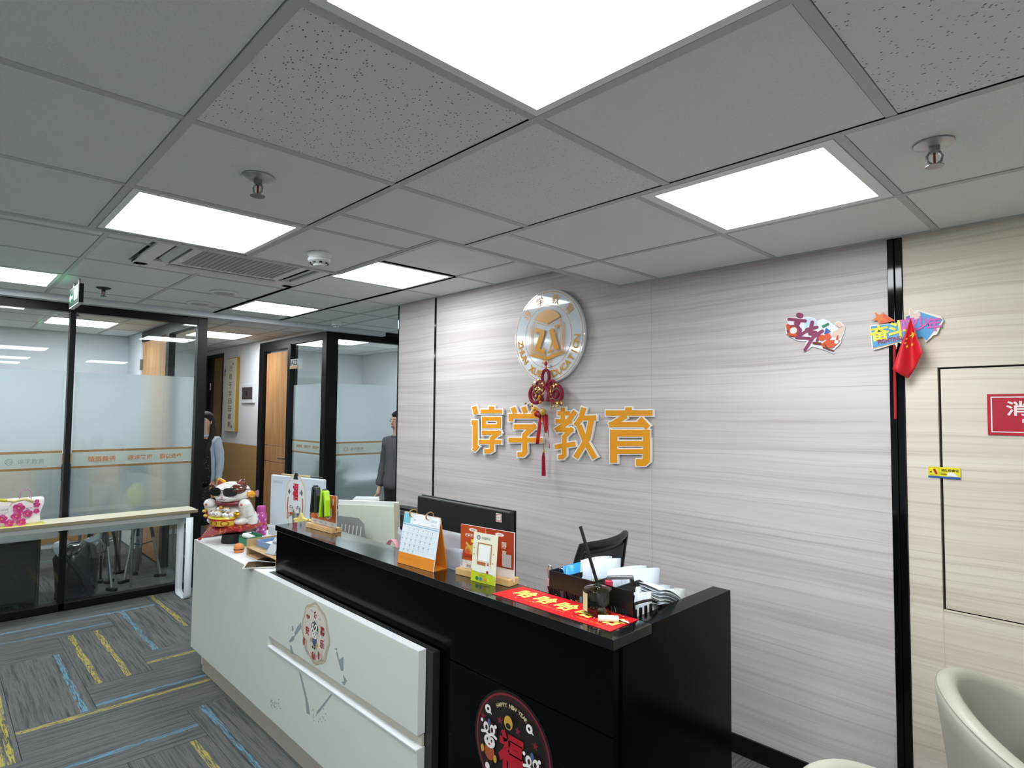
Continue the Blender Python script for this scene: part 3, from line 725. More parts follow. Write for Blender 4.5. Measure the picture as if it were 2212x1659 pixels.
# ------------------------------------------------------------------ wall emblem, letters, knot
t = thing('wall_emblem', 'round white wall emblem with gold book and gold ring lettering', 'sign', (-2.483, YW, 2.03), ONBACK)
R = .290
m = MB(); m.lathe([(R-.004, .012), (R, .016), (R, .030), (R-.005, .034)], 96); m.build('disc', M('#dfe4e8', .06, coat=.6, var=.01), t, ang=.5)
MB().lathe([(R*.7, 0), (R*.7, .012)], 48).build('mount', BLACK, t)
OG = M('#d8940c', .35, var=.03); a = Art(z=.0345)
a.ring(OG, 0, 0, .276, .004, 80).ring(OG, 0, 0, .192, .003, 72)
for i, ch in enumerate('谆学教育'):
    an = PI/2+.86-i*.573; a.text(OG, ch, .232*math.cos(an), .232*math.sin(an), .060, rot=an-PI/2, bold=.012)
for i, ch in enumerate('ZHUN XUE EDUCATION'):
    if ch != ' ': an = PI+.12+i*(PI-.24)/17; a.text(OG, ch, .236*math.cos(an), .236*math.sin(an), .044, rot=an+PI/2, bold=.02)
a.text(OG, '2013', 0, -.150, .032, bold=.01)
a.fill(OG, [(-.092, .106)] + [(.118*math.cos(x), .072+.092*math.sin(x)) for x in [PI-.46-i*(PI-.92)/14 for i in range(15)]] + [(.092, .106), (0, .076)])
for s_ in (1, -1):
    Q = lambda pts: [(x*s_, y) for x, y in pts]
    a.stroke(OG, Q([(.003, .066), (.112, .100), (.112, -.088), (.003, -.124)]), .004, caps=False)
    for d in (.012, .023, .034): a.stroke(OG, Q([(.112+d, .094-d*.7), (.112+d, -.090-d*.45), (.004, -.126-d*.30)]), .004, caps=False)
    a.fill(OG, Q([(0, -.132), (.146, -.104), (.146, -.112), (0, -.146)]))
def sheared(pts, sl): return [(x, y+x*sl) for x, y in pts]
a.fill(OG, sheared([(-.100, .034), (-.018, .034), (-.018, .008), (-.058, -.092), (-.030, -.092), (-.026, -.074), (-.016, -.074), (-.016, -.116), (-.100, -.116), (-.100, -.096), (-.056, .010), (-.084, .010), (-.088, -.008), (-.100, -.008)], -.30))
a.fill(OG, sheared([(.016, .030), (.050, .034), (.104, -.112), (.066, -.116)], .30))
a.fill(OG, sheared([(.062, .040), (.104, .040), (.102, .026), (.090, .026), (.034, -.098), (.046, -.098), (.046, -.112), (.010, -.112), (.010, -.098), (.020, -.098), (.078, .026), (.062, .026)], .30))
a.build('emblem_print', t)
# the four raised letters, each a thing of its own, drawn stroke by stroke
def GP(x, y): p = onY(980+x/3.606, 600+y/3.606, YW); return (p.x, p.z)
GL = {
'谆': [([(178, 1003), (193, 1062)], 36), ([(158, 1127), (186, 1127), (186, 1320)], 36), ([(172, 1345), (208, 1305)], 30), ([(313, 1003), (313, 1030)], 40), ([(228, 1042), (395, 1042)], 30), ([(254, 1098), (371, 1098), (371, 1156), (254, 1156), (254, 1098)], 30),
      ([(238, 1207), (368, 1207), (316, 1252), (316, 1340), (300, 1350), (258, 1350)], 32), ([(215, 1278), (388, 1278)], 32)],
'学': [([(480, 1010), (496, 1055)], 36), ([(562, 1006), (578, 1052)], 36), ([(664, 1010), (634, 1062)], 38), ([(463, 1118), (463, 1078), (700, 1078), (700, 1118)], 34), ([(486, 1160), (640, 1160), (572, 1222), (572, 1360), (556, 1376), (515, 1376)], 38), ([(446, 1264), (708, 1264)], 36)],
'教': [([(828, 1056), (925, 1056)], 32), ([(868, 1012), (868, 1120)], 34), ([(812, 1118), (940, 1118)], 34), ([(966, 1040), (900, 1130), (812, 1190)], 38), ([(842, 1184), (932, 1184), (880, 1238), (880, 1380), (866, 1396), (832, 1396)], 34), ([(806, 1318), (966, 1292)], 36),
      ([(1032, 1012), (1010, 1090), (968, 1152)], 40), ([(1002, 1094), (1128, 1090)], 38), ([(1094, 1092), (1062, 1250), (968, 1400)], 42), ([(996, 1150), (1042, 1270), (1118, 1404)], 42)],
'育': [([(1380, 1010), (1380, 1050)], 50), ([(1202, 1054), (1566, 1054)], 42), ([(1360, 1074), (1250, 1142), (1500, 1142)], 40), ([(1465, 1098), (1532, 1168)], 46), ([(1264, 1440), (1264, 1210), (1520, 1210), (1520, 1420), (1500, 1438), (1440, 1438)], 54), ([(1270, 1290), (1500, 1290)], 40), ([(1270, 1352), (1500, 1352)], 36)]}
def strokes(pts, w, mb, z0, z1, grow):
    w = w+2*grow; n = len(pts); closed = n > 2 and pts[0] == pts[-1]
    for i in range(n-1):
        a_, b_ = Vector(pts[i]), Vector(pts[i+1]); d = (b_-a_).normalized(); e = Vector((-d.y, d.x))*w/2
        k0 = w/2 if (i > 0 or closed) else grow; k1 = w/2 if (i < n-2 or closed) else grow
        corner = lambda q, kk, sg: q + d*kk*sg
        # corners are mitred by overlapping square ends only where the stroke turns a right angle
        def ext(j, kk):
            if j <= 0 or j >= n-1: return kk
            u_ = (Vector(pts[j])-Vector(pts[j-1])).normalized(); v_ = (Vector(pts[j+1])-Vector(pts[j])).normalized()
            return w/2*min(1., math.tan(math.acos(max(-1, min(1, u_.dot(v_))))/2)) if not closed else kk
        A = corner(a_, ext(i, k0), -1); B = corner(b_, ext(i+1, k1), 1)
        P = [GP(*q) for q in (A-e, B-e, B+e, A+e)]
        ar_ = sum(P[k-1][0]*P[k][1]-P[k][0]*P[k-1][1] for k in range(4))
        if ar_ < 0: P = P[::-1]
        mb.prism(P, z0, z1+len(mb.f)*6e-6)
for ch, L in (('谆', 'leftmost raised orange character of the wall sign, white rimmed'), ('学', 'second raised orange character, just left of the red knot tassel'), ('教', 'third raised orange character, just right of the red knot tassel'), ('育', 'rightmost raised orange character of the wall sign, white rimmed')):
    xs = [GP(*p) for st in GL[ch] for p in st[0]]; cx = sum(p[0] for p in xs)/len(xs)
    t = thing('sign_letter', L, 'sign letter', (cx, YW, 1.45), ONBACK, 'raised orange wall characters')
    o1, o2 = MB(), MB()
    for st, wd in GL[ch]: strokes(st, wd, o1, .008, .020, 9); strokes(st, wd, o2, .016, .0225, 0)
    for o_ in (o1, o2): o_.v = [(x-cx, z-1.45, d) for x, z, d in o_.v]
    o1.build('rim', M('#f4f4f2', .35, var=.01), t, False); o2.build('face', M('#f0a010', .4, var=.02), t, False)
# Chinese knot
t = thing('chinese_knot', 'red knot ornament with gold leaves and tassel hanging over the emblem', 'wall ornament', (-2.478, YW-.055, 1.68))
KR = M('#8c1034', .75, bump=.3, scale=300.)
def loop(cx, cz, rx, rz, r=.010, a0=0, a1=2*PI, n=26): return [(cx+rx*math.cos(a0+(a1-a0)*i/n), .0, cz+rz*math.sin(a0+(a1-a0)*i/n)) for i in range(n)]
knot = MB()
for cx, cz, rx, rz, rr in ((0, .098, .028, .044, .010), (-.052, .052, .022, .022, .009), (.052, .052, .022, .022, .009), (-.082, -.006, .050, .052, .012), (.082, -.006, .050, .052, .012), (-.082, -.006, .020, .022, .009), (.082, -.006, .020, .022, .009)):
    b = MB(); b.tube(loop(cx, cz, rx, rz), rr, 8, closed=True); b.build('knot_loop', KR, t)
for s_ in (-1, 1):
    for k in range(3): MB().tube([(s_*.012*k, -.004, .045-.01*k), (s_*(.03+.008*k), -.006, 0), (s_*.02, -.004, -.05+.008*k)], .010).build('knot_cord', KR, t)
MB().tube([(0, 0, .14), (0, .004, .175)], .0025).build('hanging_cord', KR, t)
MB().ell((0, 0, .180), (.010, .010, .014)).build('bead', RED, t)
LEAF = M('#c9a05a', .25, metal=.9, var=.15)
lm = MB(); lm.grid(lambda u, v: ((u-.5)*.013*math.sin(PI*min(.98, max(.02, v))), -.003*math.sin(PI*v), v*.030), 2, 4); lme = lm.mesh('gold_leaf', LEAF)
rk = random.Random(2)
for k in range(46):
    st = k % 5; base = [(-.055, -.045), (.045, -.04), (-.02, -.03), (.055, -.085), (-.06, -.10)][st]; up = [1.9, 1.1, 1.6, .3, 2.7][st]
    q = k//5; px = base[0]+math.cos(up)*.011*q; pz = base[1]+math.sin(up)*.012*q
    link('gold_leaf', lme, t, (px, -.014-.008*rk.random(), pz), (rk.uniform(-.5, .3), -(up-PI/2)+(1 if k % 2 else -1)*.7, rk.uniform(-.6, .6)))
for x, z, r, c in ((-.035, -.035, .009, '#d98a1e'), (-.022, -.055, .009, '#d98a1e'), (-.03, -.02, .008, '#e0a030'), (.0, -.115, .020, '#c9a03a'), (-.05, -.125, .018, '#b01024'), (-.03, -.135, .014, '#8e1020')): MB().ell((x, -.024, z), (r, r, r*1.1)).build('berry', M(c, .35), t)
RIB = M('#b5112c', .4)
for x0, x1, z1, tw in ((-.03, -.055, -.31, .3), (.02, .045, -.33, -.4), (-.005, .015, -.24, .6)):
    b = MB(); b.grid(lambda u, v: (x0+(x1-x0)*v+(u-.5)*.022*math.cos(tw*3*v), -.012+(u-.5)*.02*math.sin(tw*3*v), -.13+(z1+.13)*v), 2, 8); b.build('ribbon', RIB, t, thick=.001)
MB().tube([(-.005, -.004, -.15), (-.012, -.002, -.345)], .0018, 6).build('hanging_cord', M('#8d6a4a', .5), t)
MB().ell((-.012, -.002, -.352), (.008, .008, .007)).build('bead', GOLD, t)
MB().tube([(-.012, -.002, -.36), (-.013, -.002, -.39), (-.012, 0, -.50)], [.006, .011, .013], 12).build('tassel', M('#a31228', .9, bump=.6, scale=400.), t)

# ------------------------------------------------------------------ stickers, flag and notices on the wall
def WP(x, y, cx, cz): p = onY(1690+x/6.1444, 660+y/6.1444, YW); return (p.x-cx, p.z-cz)
cx, cz = -.947, 1.905
t = thing('wall_sticker', 'die-cut wall sticker with purple exam characters and a raised fist', 'sticker', (cx, YW-.004, cz), ONBACK)
Q = lambda pts: [WP(x, y, cx, cz) for x, y in pts]
OUT = [(205, 110), (245, 98), (285, 112), (300, 155), (345, 150), (425, 165), (470, 205), (545, 175), (620, 205), (690, 260), (705, 230), (740, 212), (790, 225), (838, 280), (832, 350), (785, 450), (790, 480), (770, 520), (690, 590), (708, 625), (690, 640), (560, 590), (450, 555), (400, 545), (330, 605), (300, 618), (278, 600), (330, 470), (290, 478), (210, 470), (90, 410), (50, 370), (45, 300), (80, 250), (75, 210), (60, 180), (90, 160), (190, 165)]
MB().prism(Q(OUT)[::-1], 0, .002).build('backing', M('#eceff2', .4), t, False)
PUR = M('#8d3a5c', .5); ORG = M('#d8572c', .5); SKIN = M('#e2c9b8', .5); GRN = M('#2f8a5a', .5); BLU = M('#3f62b5', .5); DBR = M('#6e3020', .5); LB = M('#cfe0ee', .5)
a = Art(z=.0022); W_ = .0011
def st_(m, pts, w): a.stroke(m, Q(pts), w*.00040)
a.fill(LB, Q([(300, 170), (420, 170), (470, 215), (480, 290), (300, 300)]))
a.fill(SKIN, Q([(700, 250), (740, 220), (790, 235), (830, 285), (820, 350), (780, 440), (650, 420), (680, 350), (760, 310), (720, 290)])); st_(M('#7d6a62', .5), [(725, 262), (760, 300), (800, 280)], 5)
st_(PUR, [(225, 130), (255, 140)], 60); st_(PUR, [(95, 185), (315, 208)], 36); st_(PUR, [(190, 235), (225, 225), (205, 262)], 46)
st_(PUR, [(100, 290), (200, 280), (245, 330), (220, 400), (120, 395), (90, 330)], 44); st_(PUR, [(405, 225), (385, 330)], 42); st_(PUR, [(330, 320), (470, 290)], 34); st_(PUR, [(455, 360), (330, 340), (200, 430), (370, 440)], 34)
st_(PUR, [(540, 340), (420, 420), (310, 590)], 36); st_(PUR, [(370, 380), (500, 400), (470, 470)], 30); st_(ORG, [(85, 270), (90, 310)], 40); st_(ORG, [(90, 380), (190, 400)], 30)
a.ell(WHT, *WP(158, 335, cx, cz), .017, .014); a.ring(ORG, *WP(158, 335, cx, cz), .017, .004)
a.fill(GRN, Q([(530, 270), (625, 230), (635, 255), (545, 300)])); a.fill(BLU, Q([(590, 295), (655, 345), (600, 390), (565, 380)]))
a.fill(ORG, Q([(520, 520), (600, 460), (720, 460), (740, 395), (755, 400), (750, 455), (780, 470), (680, 565), (560, 560)])); a.ell(ORG, *WP(535, 430, cx, cz), .013); a.ell(ORG, *WP(610, 415, cx, cz), .014); a.ell(WHT, *WP(730, 485, cx, cz), .008)
st_(DBR, [(430, 500), (520, 510)], 26); st_(DBR, [(560, 560), (690, 605)], 18); st_(DBR, [(575, 520), (620, 580)], 14)
a.build('print', t)
cx, cz = -.60, 1.895
t = thing('wall_sticker', 'blue arrow-shaped wall sticker with yellow and pink slogan behind the red flag', 'sticker', (cx, YW-.009, cz), ONBACK)
ARROW = [(1172, 268), (1470, 240), (1640, 205), (1650, 150), (1690, 130), (1690, 50), (1720, 42), (1760, 90), (1805, 65), (2110, 145), (2150, 200), (2100, 300), (2060, 390), (2020, 395), (1915, 490), (1870, 420), (1600, 470), (1590, 510), (1540, 490), (1530, 585), (1510, 580), (1500, 515), (1225, 595), (1200, 560), (1180, 380)]
MB().prism(Q(ARROW)[::-1], 0, .002).build('backing', M('#efe9d8', .4), t, False)
SKY = M('#4f9fd2', .5); YE = M('#e6dc3c', .5); PK = M('#d258b4', .5)
a = Art(z=.0022)
a.fill(SKY, Q([(1185, 280), (1640, 225), (1800, 190), (1815, 80), (2140, 190), (1925, 470), (1860, 420), (1215, 565)])); a.stroke(M('#c79a5a', .5), Q([(1218, 572), (1600, 478)]), .003)
a.fill(ORG, Q([(1290, 190), (1350, 105), (1510, 205), (1310, 250)])); a.star(M('#e2782c', .5), *WP(1300, 170, cx, cz), .030, .9)
a.fill(SKIN, Q([(1700, 60), (1725, 50), (1755, 110), (1840, 90), (1850, 170), (1720, 190)])); a.fill(CBLU, Q([(1650, 155), (1700, 135), (1710, 195), (1655, 195)]))
p0, p1 = WP(1300, 370, cx, cz), WP(1530, 320, cx, cz)
a.text(YE, '奋', p0[0], p0[1], .062, .072, bold=.035, rot=.10); a.text(YE, '斗', p1[0], p1[1], .070, .060, bold=.035, rot=.10)
for ch, x, y in (('吧', 1680, 270), ('少', 1850, 240), ('年', 2020, 250)): q = WP(x, y, cx, cz); a.text(PK, ch, q[0], q[1], .056, .050, bold=.03, rot=.05)
q = WP(1440, 460, cx, cz); a.text(CRED, 'FIGHTING', q[0], q[1], .018, .085, bold=.02, rot=.13)
a.build('print', t)
t = thing('flag', 'small red flag with yellow stars on a red stick on the black wall joint', 'flag', (-.63, YW-.012, 1.75))
MB().tube([(-.016, -.006, -.20), (-.012, -.016, .09)], .0048).build('flag_stick', M('#b3161e', .4), t)
def flagp(u, v):
    # u along the hoist-side top edge, v down the hanging cloth; folds hang from the stick's upper end
    P00, P10, P01, P11 = Vector((.050, 0, .188)), Vector((.050, 0, .188)), Vector((-.012, 0, 0)), Vector((.090, 0, .045))
    top = P00; e0 = top.lerp(P01, v); e1 = top.lerp(P11, v); p = e0.lerp(e1, u)
    p.z -= .065*max(0, v-.6)/.4*(1-abs(2*u-.9))*1. if v > .6 else 0
    return (p.x, -.040-.018*math.sin(u*7+.6)*v, p.z)
MB().grid(flagp, 22, 16).build('flag_cloth', M('#cf1223', .5, bump=.1), t, thick=.0008)
def on_flag(u, v): p = flagp(u, v); return (p[0], p[1]-.0012, p[2])
YS = M('#efc832', .5)
for k, (u, v, r) in enumerate(((.75, .42, .016), (.30, .46, .005), (.28, .55, .005), (.38, .62, .005), (.62, .62, .0055))):
    m = MB(); P = []
    for i in range(10):
        q = r if i % 2 == 0 else r*.4; an = PI/2+.3+PI*i/5
        uu = u+q*math.cos(an)/(.11*v); vv = v+(-q*math.sin(an)-.0*q*math.cos(an))/.17; P.append(on_flag(min(1, max(0, uu)), vv))
    m.add(P+[on_flag(u, v)], [(10, (i+1) % 10, i) for i in range(10)]); m.build('star', YS, t, False)
t = thing('notice_sign', 'red fire hydrant notice with white characters at the right photo edge', 'sign', (-.362, YW, 1.57), ONBACK)
MB().box((0, -.0735, 0), (.34, .0735, .002)).build('plate', M('#b5182e', .35), t, False)
a = Art(z=.0022); WF = M('#f2e6e6', .4)
for P in ([(.012, -.062), (.328, -.062), (.328, .062), (.012, .062), (.012, -.062)],): a.stroke(WF, P, .0035)
for k, ch in enumerate('消火栓'): a.text(WF, ch, .083+k*.087, .022, .052, .060, bold=.022)
a.text(WF, 'FIRE HYDRANT', .170, -.022, .014, .148, bold=.04).text(WF, '火警', .145, -.047, .020, bold=.03).text(WF, '119', .20, -.047, .020, bold=.04)
a.build('print', t)
t = thing('inspection_sticker', 'small yellow and blue inspection sticker across the cabinet door edge', 'sticker', (-.4955, YW-.0006, 1.350), ONBACK)
MB().box((-.050, -.021, 0), (.050, .021, .0006)).build('label_sheet', M('#ecdf1e', .4), t, False)
a = Art(z=.0007); a.rect(M('#2b55a5', .4), -.050, -.021, .050, -.0135); a.stroke(M('#b5761c', .5), [(-.047, -.009), (-.016, -.009), (-.016, .018), (-.047, .018), (-.047, -.009)], .001)
a.stroke(CRED, [(-.030, .010), (-.024, -.003)], .008).ell(INK, -.041, .001, .003); a.text(INK, '消防检查证', .018, .010, .0105, .055, bold=.015)
a.rect(INK, -.012, -.001, .006, .0005).rect(INK, -.010, -.006, .008, -.0045).fill(WHT, [(.008, -.011), (.045, -.012), (.030, .002), (.012, .002)])
a.build('print', t)
# ================================================================== THINGS ON THE DESK
ZC = .9905; ZW = .7655
# ---- lucky cat group
t = thing('round_stand', 'black round stand under the red cushion of the lucky cat', 'stand', (-3.80, 1.345, ZW))
MB().lathe([(.060, 0), (.062, .004), (.058, .048), (.060, .053)], 32).build('drum', BLACK, t); MB().lathe([(.054, .053), (.054, .056)], 32).build('top_disc', M('#1a1a1c', .4), t)
def m_brocade():
    n = NT('red_gold_brocade'); co = n.n('TexCoord').outputs['Object']
    v = n.n('TexNoise', {'Vector': co, 'Scale': 26., 'Detail': 2., 'Distortion': 1.2}).outputs[0]
    g = n.ramp(v, [(.60, (0, 0, 0)), (.63, (1, 1, 1))])
    c = n.mix(g, lin('#8c0813'), lin('#c4702e'))
    return n.end(n.n('BsdfPrincipled', {'Base Color': c, 'Roughness': .5}).outputs[0])
BROC = m_brocade()
t = thing('cushion', 'red brocade cushion with gold pattern drooping under the lucky cat', 'cushion', (-3.855, 1.365, .850))
def cush(sg):
    def f(u, v):
        a, b = 2*u-1, 2*v-1; ed = (1-a*a)*(1-b*b); x, y = a*.150*(1-.10*b*b), b*.130*(1-.10*a*a)
        q = max(0, (-x*.6-y)-.075); z = sg*.030*ed**.45 - .34*q - 1.3*q*q
        X = x*math.cos(.6)-y*math.sin(.6); Y = x*math.sin(.6)+y*math.cos(.6)
        return (X, Y, z)
    return f
m = MB(); m.grid(cush(1), 20, 20); n0 = len(m.v); m.grid(cush(-1), 20, 20); m.f[400:] = [f[::-1] for f in m.f[400:]]
m.build('pillow', BROC, t)
for a_, b_ in ((1, 1), (1, -1), (-1, 1), (-1, -1)):
    p = cush(1)((a_+1)/2, (b_+1)/2); MB().ell(p, (.010, .010, .008)).build('corner_knot', RED, t)
CER = M('#eceae4', .12, coat=.6, var=.01)
BRWN = M('#5b2a1c', .2, coat=.5); AMB = M('#dc9a22', .2, coat=.5); YLW = M('#ecd844', .2, coat=.5); MAR = M('#7d2a34', .3, coat=.3, var=.25, scale=60.)
t = thing('lucky_cat', 'white ceramic lucky cat with sunglasses on a red cushion', 'figurine', (-3.862, 1.362, .866), (0, 0, .62))
m = MB(); m.ell((0, .015, .062), (.092, .070, .075), 24, 16); m.build('body', CER, t)
HT = TRS((0, -.008, .205), (.10, 0, 0))
m = MB(); m.ell((0, 0, 0), (.104, .078, .070), 28, 18, T=HT); m.ell((0, -.055, -.022), (.060, .030, .030), 18, 12, T=HT); hd = m.build('head', CER, t); hd['kind'] = 'body' if False else hd.get('kind', '') or 'part'
del hd['kind']
for s_, c in ((-1, AMB), (1, BRWN)):
    e = MB(); e.lathe([(.034, 0), (.026, .020), (.012, .040), (.002, .048)], 14, T=TRS((s_*.058, 0, .050), (0, s_*.42, 0), (1, .55, 1))); e.v = [tuple(HT @ Vector(p)) for p in e.v]; eo = e.build('ear', c, t)
    e = MB(); e.lathe([(.020, 0), (.014, .016), (.002, .030)], 12, T=TRS((s_*.058, -.012, .054), (0, s_*.42, 0), (1, .4, 1))); e.v = [tuple(HT @ Vector(p)) for p in e.v]; e.build('inner_ear', M('#9a4a3a', .25), eo)
m = MB(); m.ell((.058, -.030, .030), (.042, .046, .034), 16, 12, T=HT); m.build('brow_patch', BRWN, t)
m = MB(); m.ell((.0, -.086, -.012), (.007, .005, .005), 10, 8, T=HT); m.build('nose', M('#d58a86', .3), t)
for s_ in (-1, 1): MB().tube([HT @ Vector((0, -.086, -.022)), HT @ Vector((s_*.010, -.087, -.029)), HT @ Vector((s_*.022, -.083, -.026))], .0014, 6).build('mouth', INK, t)
m = MB(); P = [(.078*math.cos(2*PI*i/28), .058*math.sin(2*PI*i/28)+.004, .140+.004*math.cos(4*PI*i/28)) for i in range(28)]; m.tube(P, .017, 10, closed=True); m.build('collar', MAR, t)
for k in range(9):
    an = PI+PI*(k+.5)/9; MB().ell((.083*math.cos(an), .068*math.sin(an)+.004, .140), (.007, .006, .007), 8, 6).build('collar_dot', M('#e0b8b0', .4), t)
MB().ell((-.012, -.080, .118), (.010, .010, .011)).build('bell', GOLD, t)
# raised paws
for s_, h_ in ((-1, .118), (1, .124)):
    m = MB(); m.tube([(s_*.075, .0, .06), (s_*.110, -.022, .082), (s_*.106, -.040, h_+.008)], [.034, .036, .030], 12); m.ell((s_*.104, -.046, h_+.014), (.032, .030, .034), 14, 10); pw = m.build('paw', CER, t)
    MB().ell((s_*.104, -.076, h_+.014), (.008, .003, .008), 8, 6).build('paw_pad', M('#c9705a', .3), pw)
for s_ in (-1, 1): MB().ell((s_*.080, -.030, .028), (.036, .050, .030), 14, 10).build('foot', CER, t)
# tub with kittens
m = MB(); m.lathe([(.060, 0), (.066, .005), (.070, .040), (.078, .052), (.074, .060), (.066, .058)], 28, T=TRS((-.012, -.062, 0), (0, 0, 0), (1.05, .70, 1))); tub = m.build('tub', YLW, t)
m = MB(); m.lathe([(.0705, .036), (.073, .042), (.0745, .047), (.071, .046)], 28, T=TRS((-.012, -.062, 0), (0, 0, 0), (1.05, .70, 1)), caps=False); m.build('tub_rim', M('#c8401e', .25, coat=.4), tub)
for x in (-.030, .028):
    m = MB(); m.tube([(x+.018*math.cos(2*PI*i/16)-.0, -.062-.70*math.sqrt(max(0, .071**2-((x+.012+.018*math.cos(2*PI*i/16))/1.05)**2))-.001, .021+.015*math.sin(2*PI*i/16)) for i in range(16)], .0026, 6, closed=True); m.build('coin_mark', M('#b83a1a', .3), tub)
for k, (x, y, z, s) in enumerate(((-.058, -.075, .074, .021), (-.020, -.092, .078, .023), (.022, -.090, .072, .019), (.050, -.078, .072, .018), (-.040, -.050, .098, .020), (.008, -.060, .096, .021))):
    m = MB(); m.ell((x, y, z), (s, s*.85, s*.9), 14, 10); kt = m.build('kitten', CER, t)
    for s_ in (-1, 1):
        MB().lathe([(s*.35, 0), (s*.04, s*.5)], 8, T=TRS((x+s_*s*.55, y, z+s*.62), (0, s_*.4, 0))).build('kitten_ear', BRWN if (k+s_) % 2 else AMB, kt)
        MB().ell((x+s_*s*.35, y-s*.78, z+s*.1), (s*.12, s*.08, s*.16), 6, 5).build('kitten_eye', INK, kt)
    MB().ell((x, y-s*.82, z-s*.25), (s*.22, s*.08, s*.1), 8, 5).build('kitten_mouth', M('#b04030', .4), kt)
MB().ell((.082, -.078, .075), (.020, .012, .020), 14, 10).build('coin', GOLD, t)
m = MB(); m.tube([(-.095, -.05, .03), (-.118, -.045, .06), (-.108, -.05, .09)], .010, 8); m.build('branch', M('#9c2a1a', .4), t)
for x, z in ((-.128, .085), (-.112, .100), (-.120, .055)): MB().ell((x, -.056, z), (.013, .010, .011), 10, 8).build('gold_blossom', M('#e6c05a', .25, metal=.5), t)
b = MB(); b.box((-.018, -.005, 0), (.018, .005, .070), T=TRS((-.098, -.020, .168), (0, -.18, 0))); b.build('plaque', M('#c98a3a', .35), t, False, .004)
b = MB(); b.prism([(-.026, 0), (.026, 0), (0, .020)], -.006, .006, T=TRS((-.110, -.020, .236), (PI/2, 0, 0))); b.build('plaque_roof', M('#5a3a24', .5), t, False)
m = MB(); m.lathe([(.022, 0), (.030, .012), (.026, .026), (.008, .034)], 14, T=TRS((.100, .0, .185), (0, .5, 0))); m.build('ear_tassel', AMB, t)
m = MB(); m.grid(lambda u, v: (.112+.034*u, .006+.006*math.sin(PI*v), .200+(v-.5)*.036*(.35+u)), 3, 3); m.build('bow', M('#b0808a', .5), t, thick=.003)
b = MB(); b.prism([(0, 0), (.035, 0), (.018, .075)], -.004, .004, T=TRS((.050, -.060, .0), (PI/2, 0, 0))); b.build('ribbon_tail', M('#b8121f', .4), t, False)
b = MB(); b.lathe([(.052, 0), (.058, .03), (.040, .075), (.020, .09)], 16, T=TRS((.090, .020, .0), (0, 0, 0), (.8, .8, 1))); b.build('haunch', CER, t)
# sunglasses worn by the cat
t2 = thing('sunglasses', 'black sunglasses worn by the white lucky cat', 'sunglasses', (-3.862, 1.362, .866), (0, 0, .62))
t2.scale = t.scale = (1.13, 1.13, .93)
LENS = M('#060607', .08, coat=.5)
for s_ in (-1, 1):
    P = [(s_*.044+.036*math.copysign(abs(math.cos(q))**.7, math.cos(q)), .024*math.copysign(abs(math.sin(q))**.8, math.sin(q))-(.006 if math.sin(q) < 0 else 0)) for q in [2*PI*i/24 for i in range(24)]]
    b = MB(); b.prism(P, 0, .004); b.v = [(x, -.092+.9*abs(x)**1.6-d, .222+y) for x, y, d in b.v]; b.build('lens', LENS, t2)
    MB().tube([(s_*.078, -.075, .232), (s_*.106, -.030, .232), (s_*.108, .03, .226)], .003, 6).build('temple', M('#15130f', .3), t2)
MB().tube([(-.012, -.094, .228), (0, -.097, .231), (.012, -.094, .228)], .003, 6).build('bridge', LENS, t2)

# ---- small things along the white ledge
t = thing('toy_burger', 'little orange toy burger on the white ledge', 'toy', (-3.502, 1.276, ZW))
BUN = M('#d98a4a', .6)
MB().lathe([(.022, 0), (.026, .003), (.0265, .012), (.025, .016)], 28).build('bottom_bun', BUN, t)
MB().lathe([(.0268, .0155), (.0278, .018), (.0268, .0215)], 28).build('patty', M('#5a2a1c', .6), t)
MB().lathe([(.026, .021), (.0275, .026), (.025, .038), (.017, .046), (.006, .0495), (.001, .050)], 28).build('top_bun', BUN, t)
t = thing('paper_box', 'green and cream paper box holding a white roll, behind the toy burger', 'box', (-3.60, 1.375, ZW), (0, 0, .15))
GB = M('#2f7a55', .5); m = MB()
for a_, b_ in (((-.055, -.04, 0), (.055, -.037, .052)), ((-.055, .037, 0), (.055, .04, .075)), ((-.055, -.037, 0), (-.052, .037, .065)), ((.052, -.037, 0), (.055, .037, .065))): box('box_side', a_, b_, GB, t)
box('box_bottom', (-.052, -.037, .0), (.052, .037, .003), M('#cfc79a', .6), t)
box('label_band', (-.0551, -.0408, .0), (.0551, -.0402, .012), M('#cfc79a', .6), t)
t = thing('paper_roll', 'white paper roll lying in the green paper box', 'paper roll', (-3.60, 1.365, ZW+.060), (0, 0, .15))
MB().tube([(-.05, 0, 0), (.05, 0, 0)], .014, 20).build('roll', M('#eef0ef', .6), t); MB().tube([(-.0515, 0, 0), (.0515, 0, 0)], .005, 12).build('core', M('#c9c2b0', .7), t)
KRAFT = M('#b79a70', .7, var=.08)
t = thing('desk_organiser', 'kraft cardboard two-tier desk organiser beside the black counter', 'organiser', (-3.215, 1.385, ZW))
for nm, a_, b_ in (('base_sheet', (-.20, -.10, 0), (.19, .12, .003)), ('shelf', (-.20, -.10, .040), (.19, .12, .044)), ('side', (-.20, -.10, .003), (-.196, .12, .085)), ('back', (-.196, .116, .044), (.19, .12, .085)), ('back', (-.196, .116, .003), (.19, .12, .040)), ('side', (.186, -.10, .003), (.19, .116, .040))): box(nm, a_, b_, KRAFT, t, .001)
t = thing('tray', 'small blue open box with white notes on the kraft organiser', 'tray', (-3.315, 1.395, ZW+.0445), (0, 0, .08))
BB = M('#7d9cc4', .5)
box('tray_floor', (-.082, -.058, 0), (.082, .058, .003), BB, t)
for nm, a_, b_ in (('tray_side', (-.082, -.058, .003), (.082, -.053, .034)), ('tray_side', (-.082, .053, .003), (.082, .058, .034)), ('tray_side', (-.082, -.053, .003), (-.077, .053, .034)), ('tray_side', (.077, -.053, .003), (.082, .053, .034))): box(nm, a_, b_, BB, t, .0015)
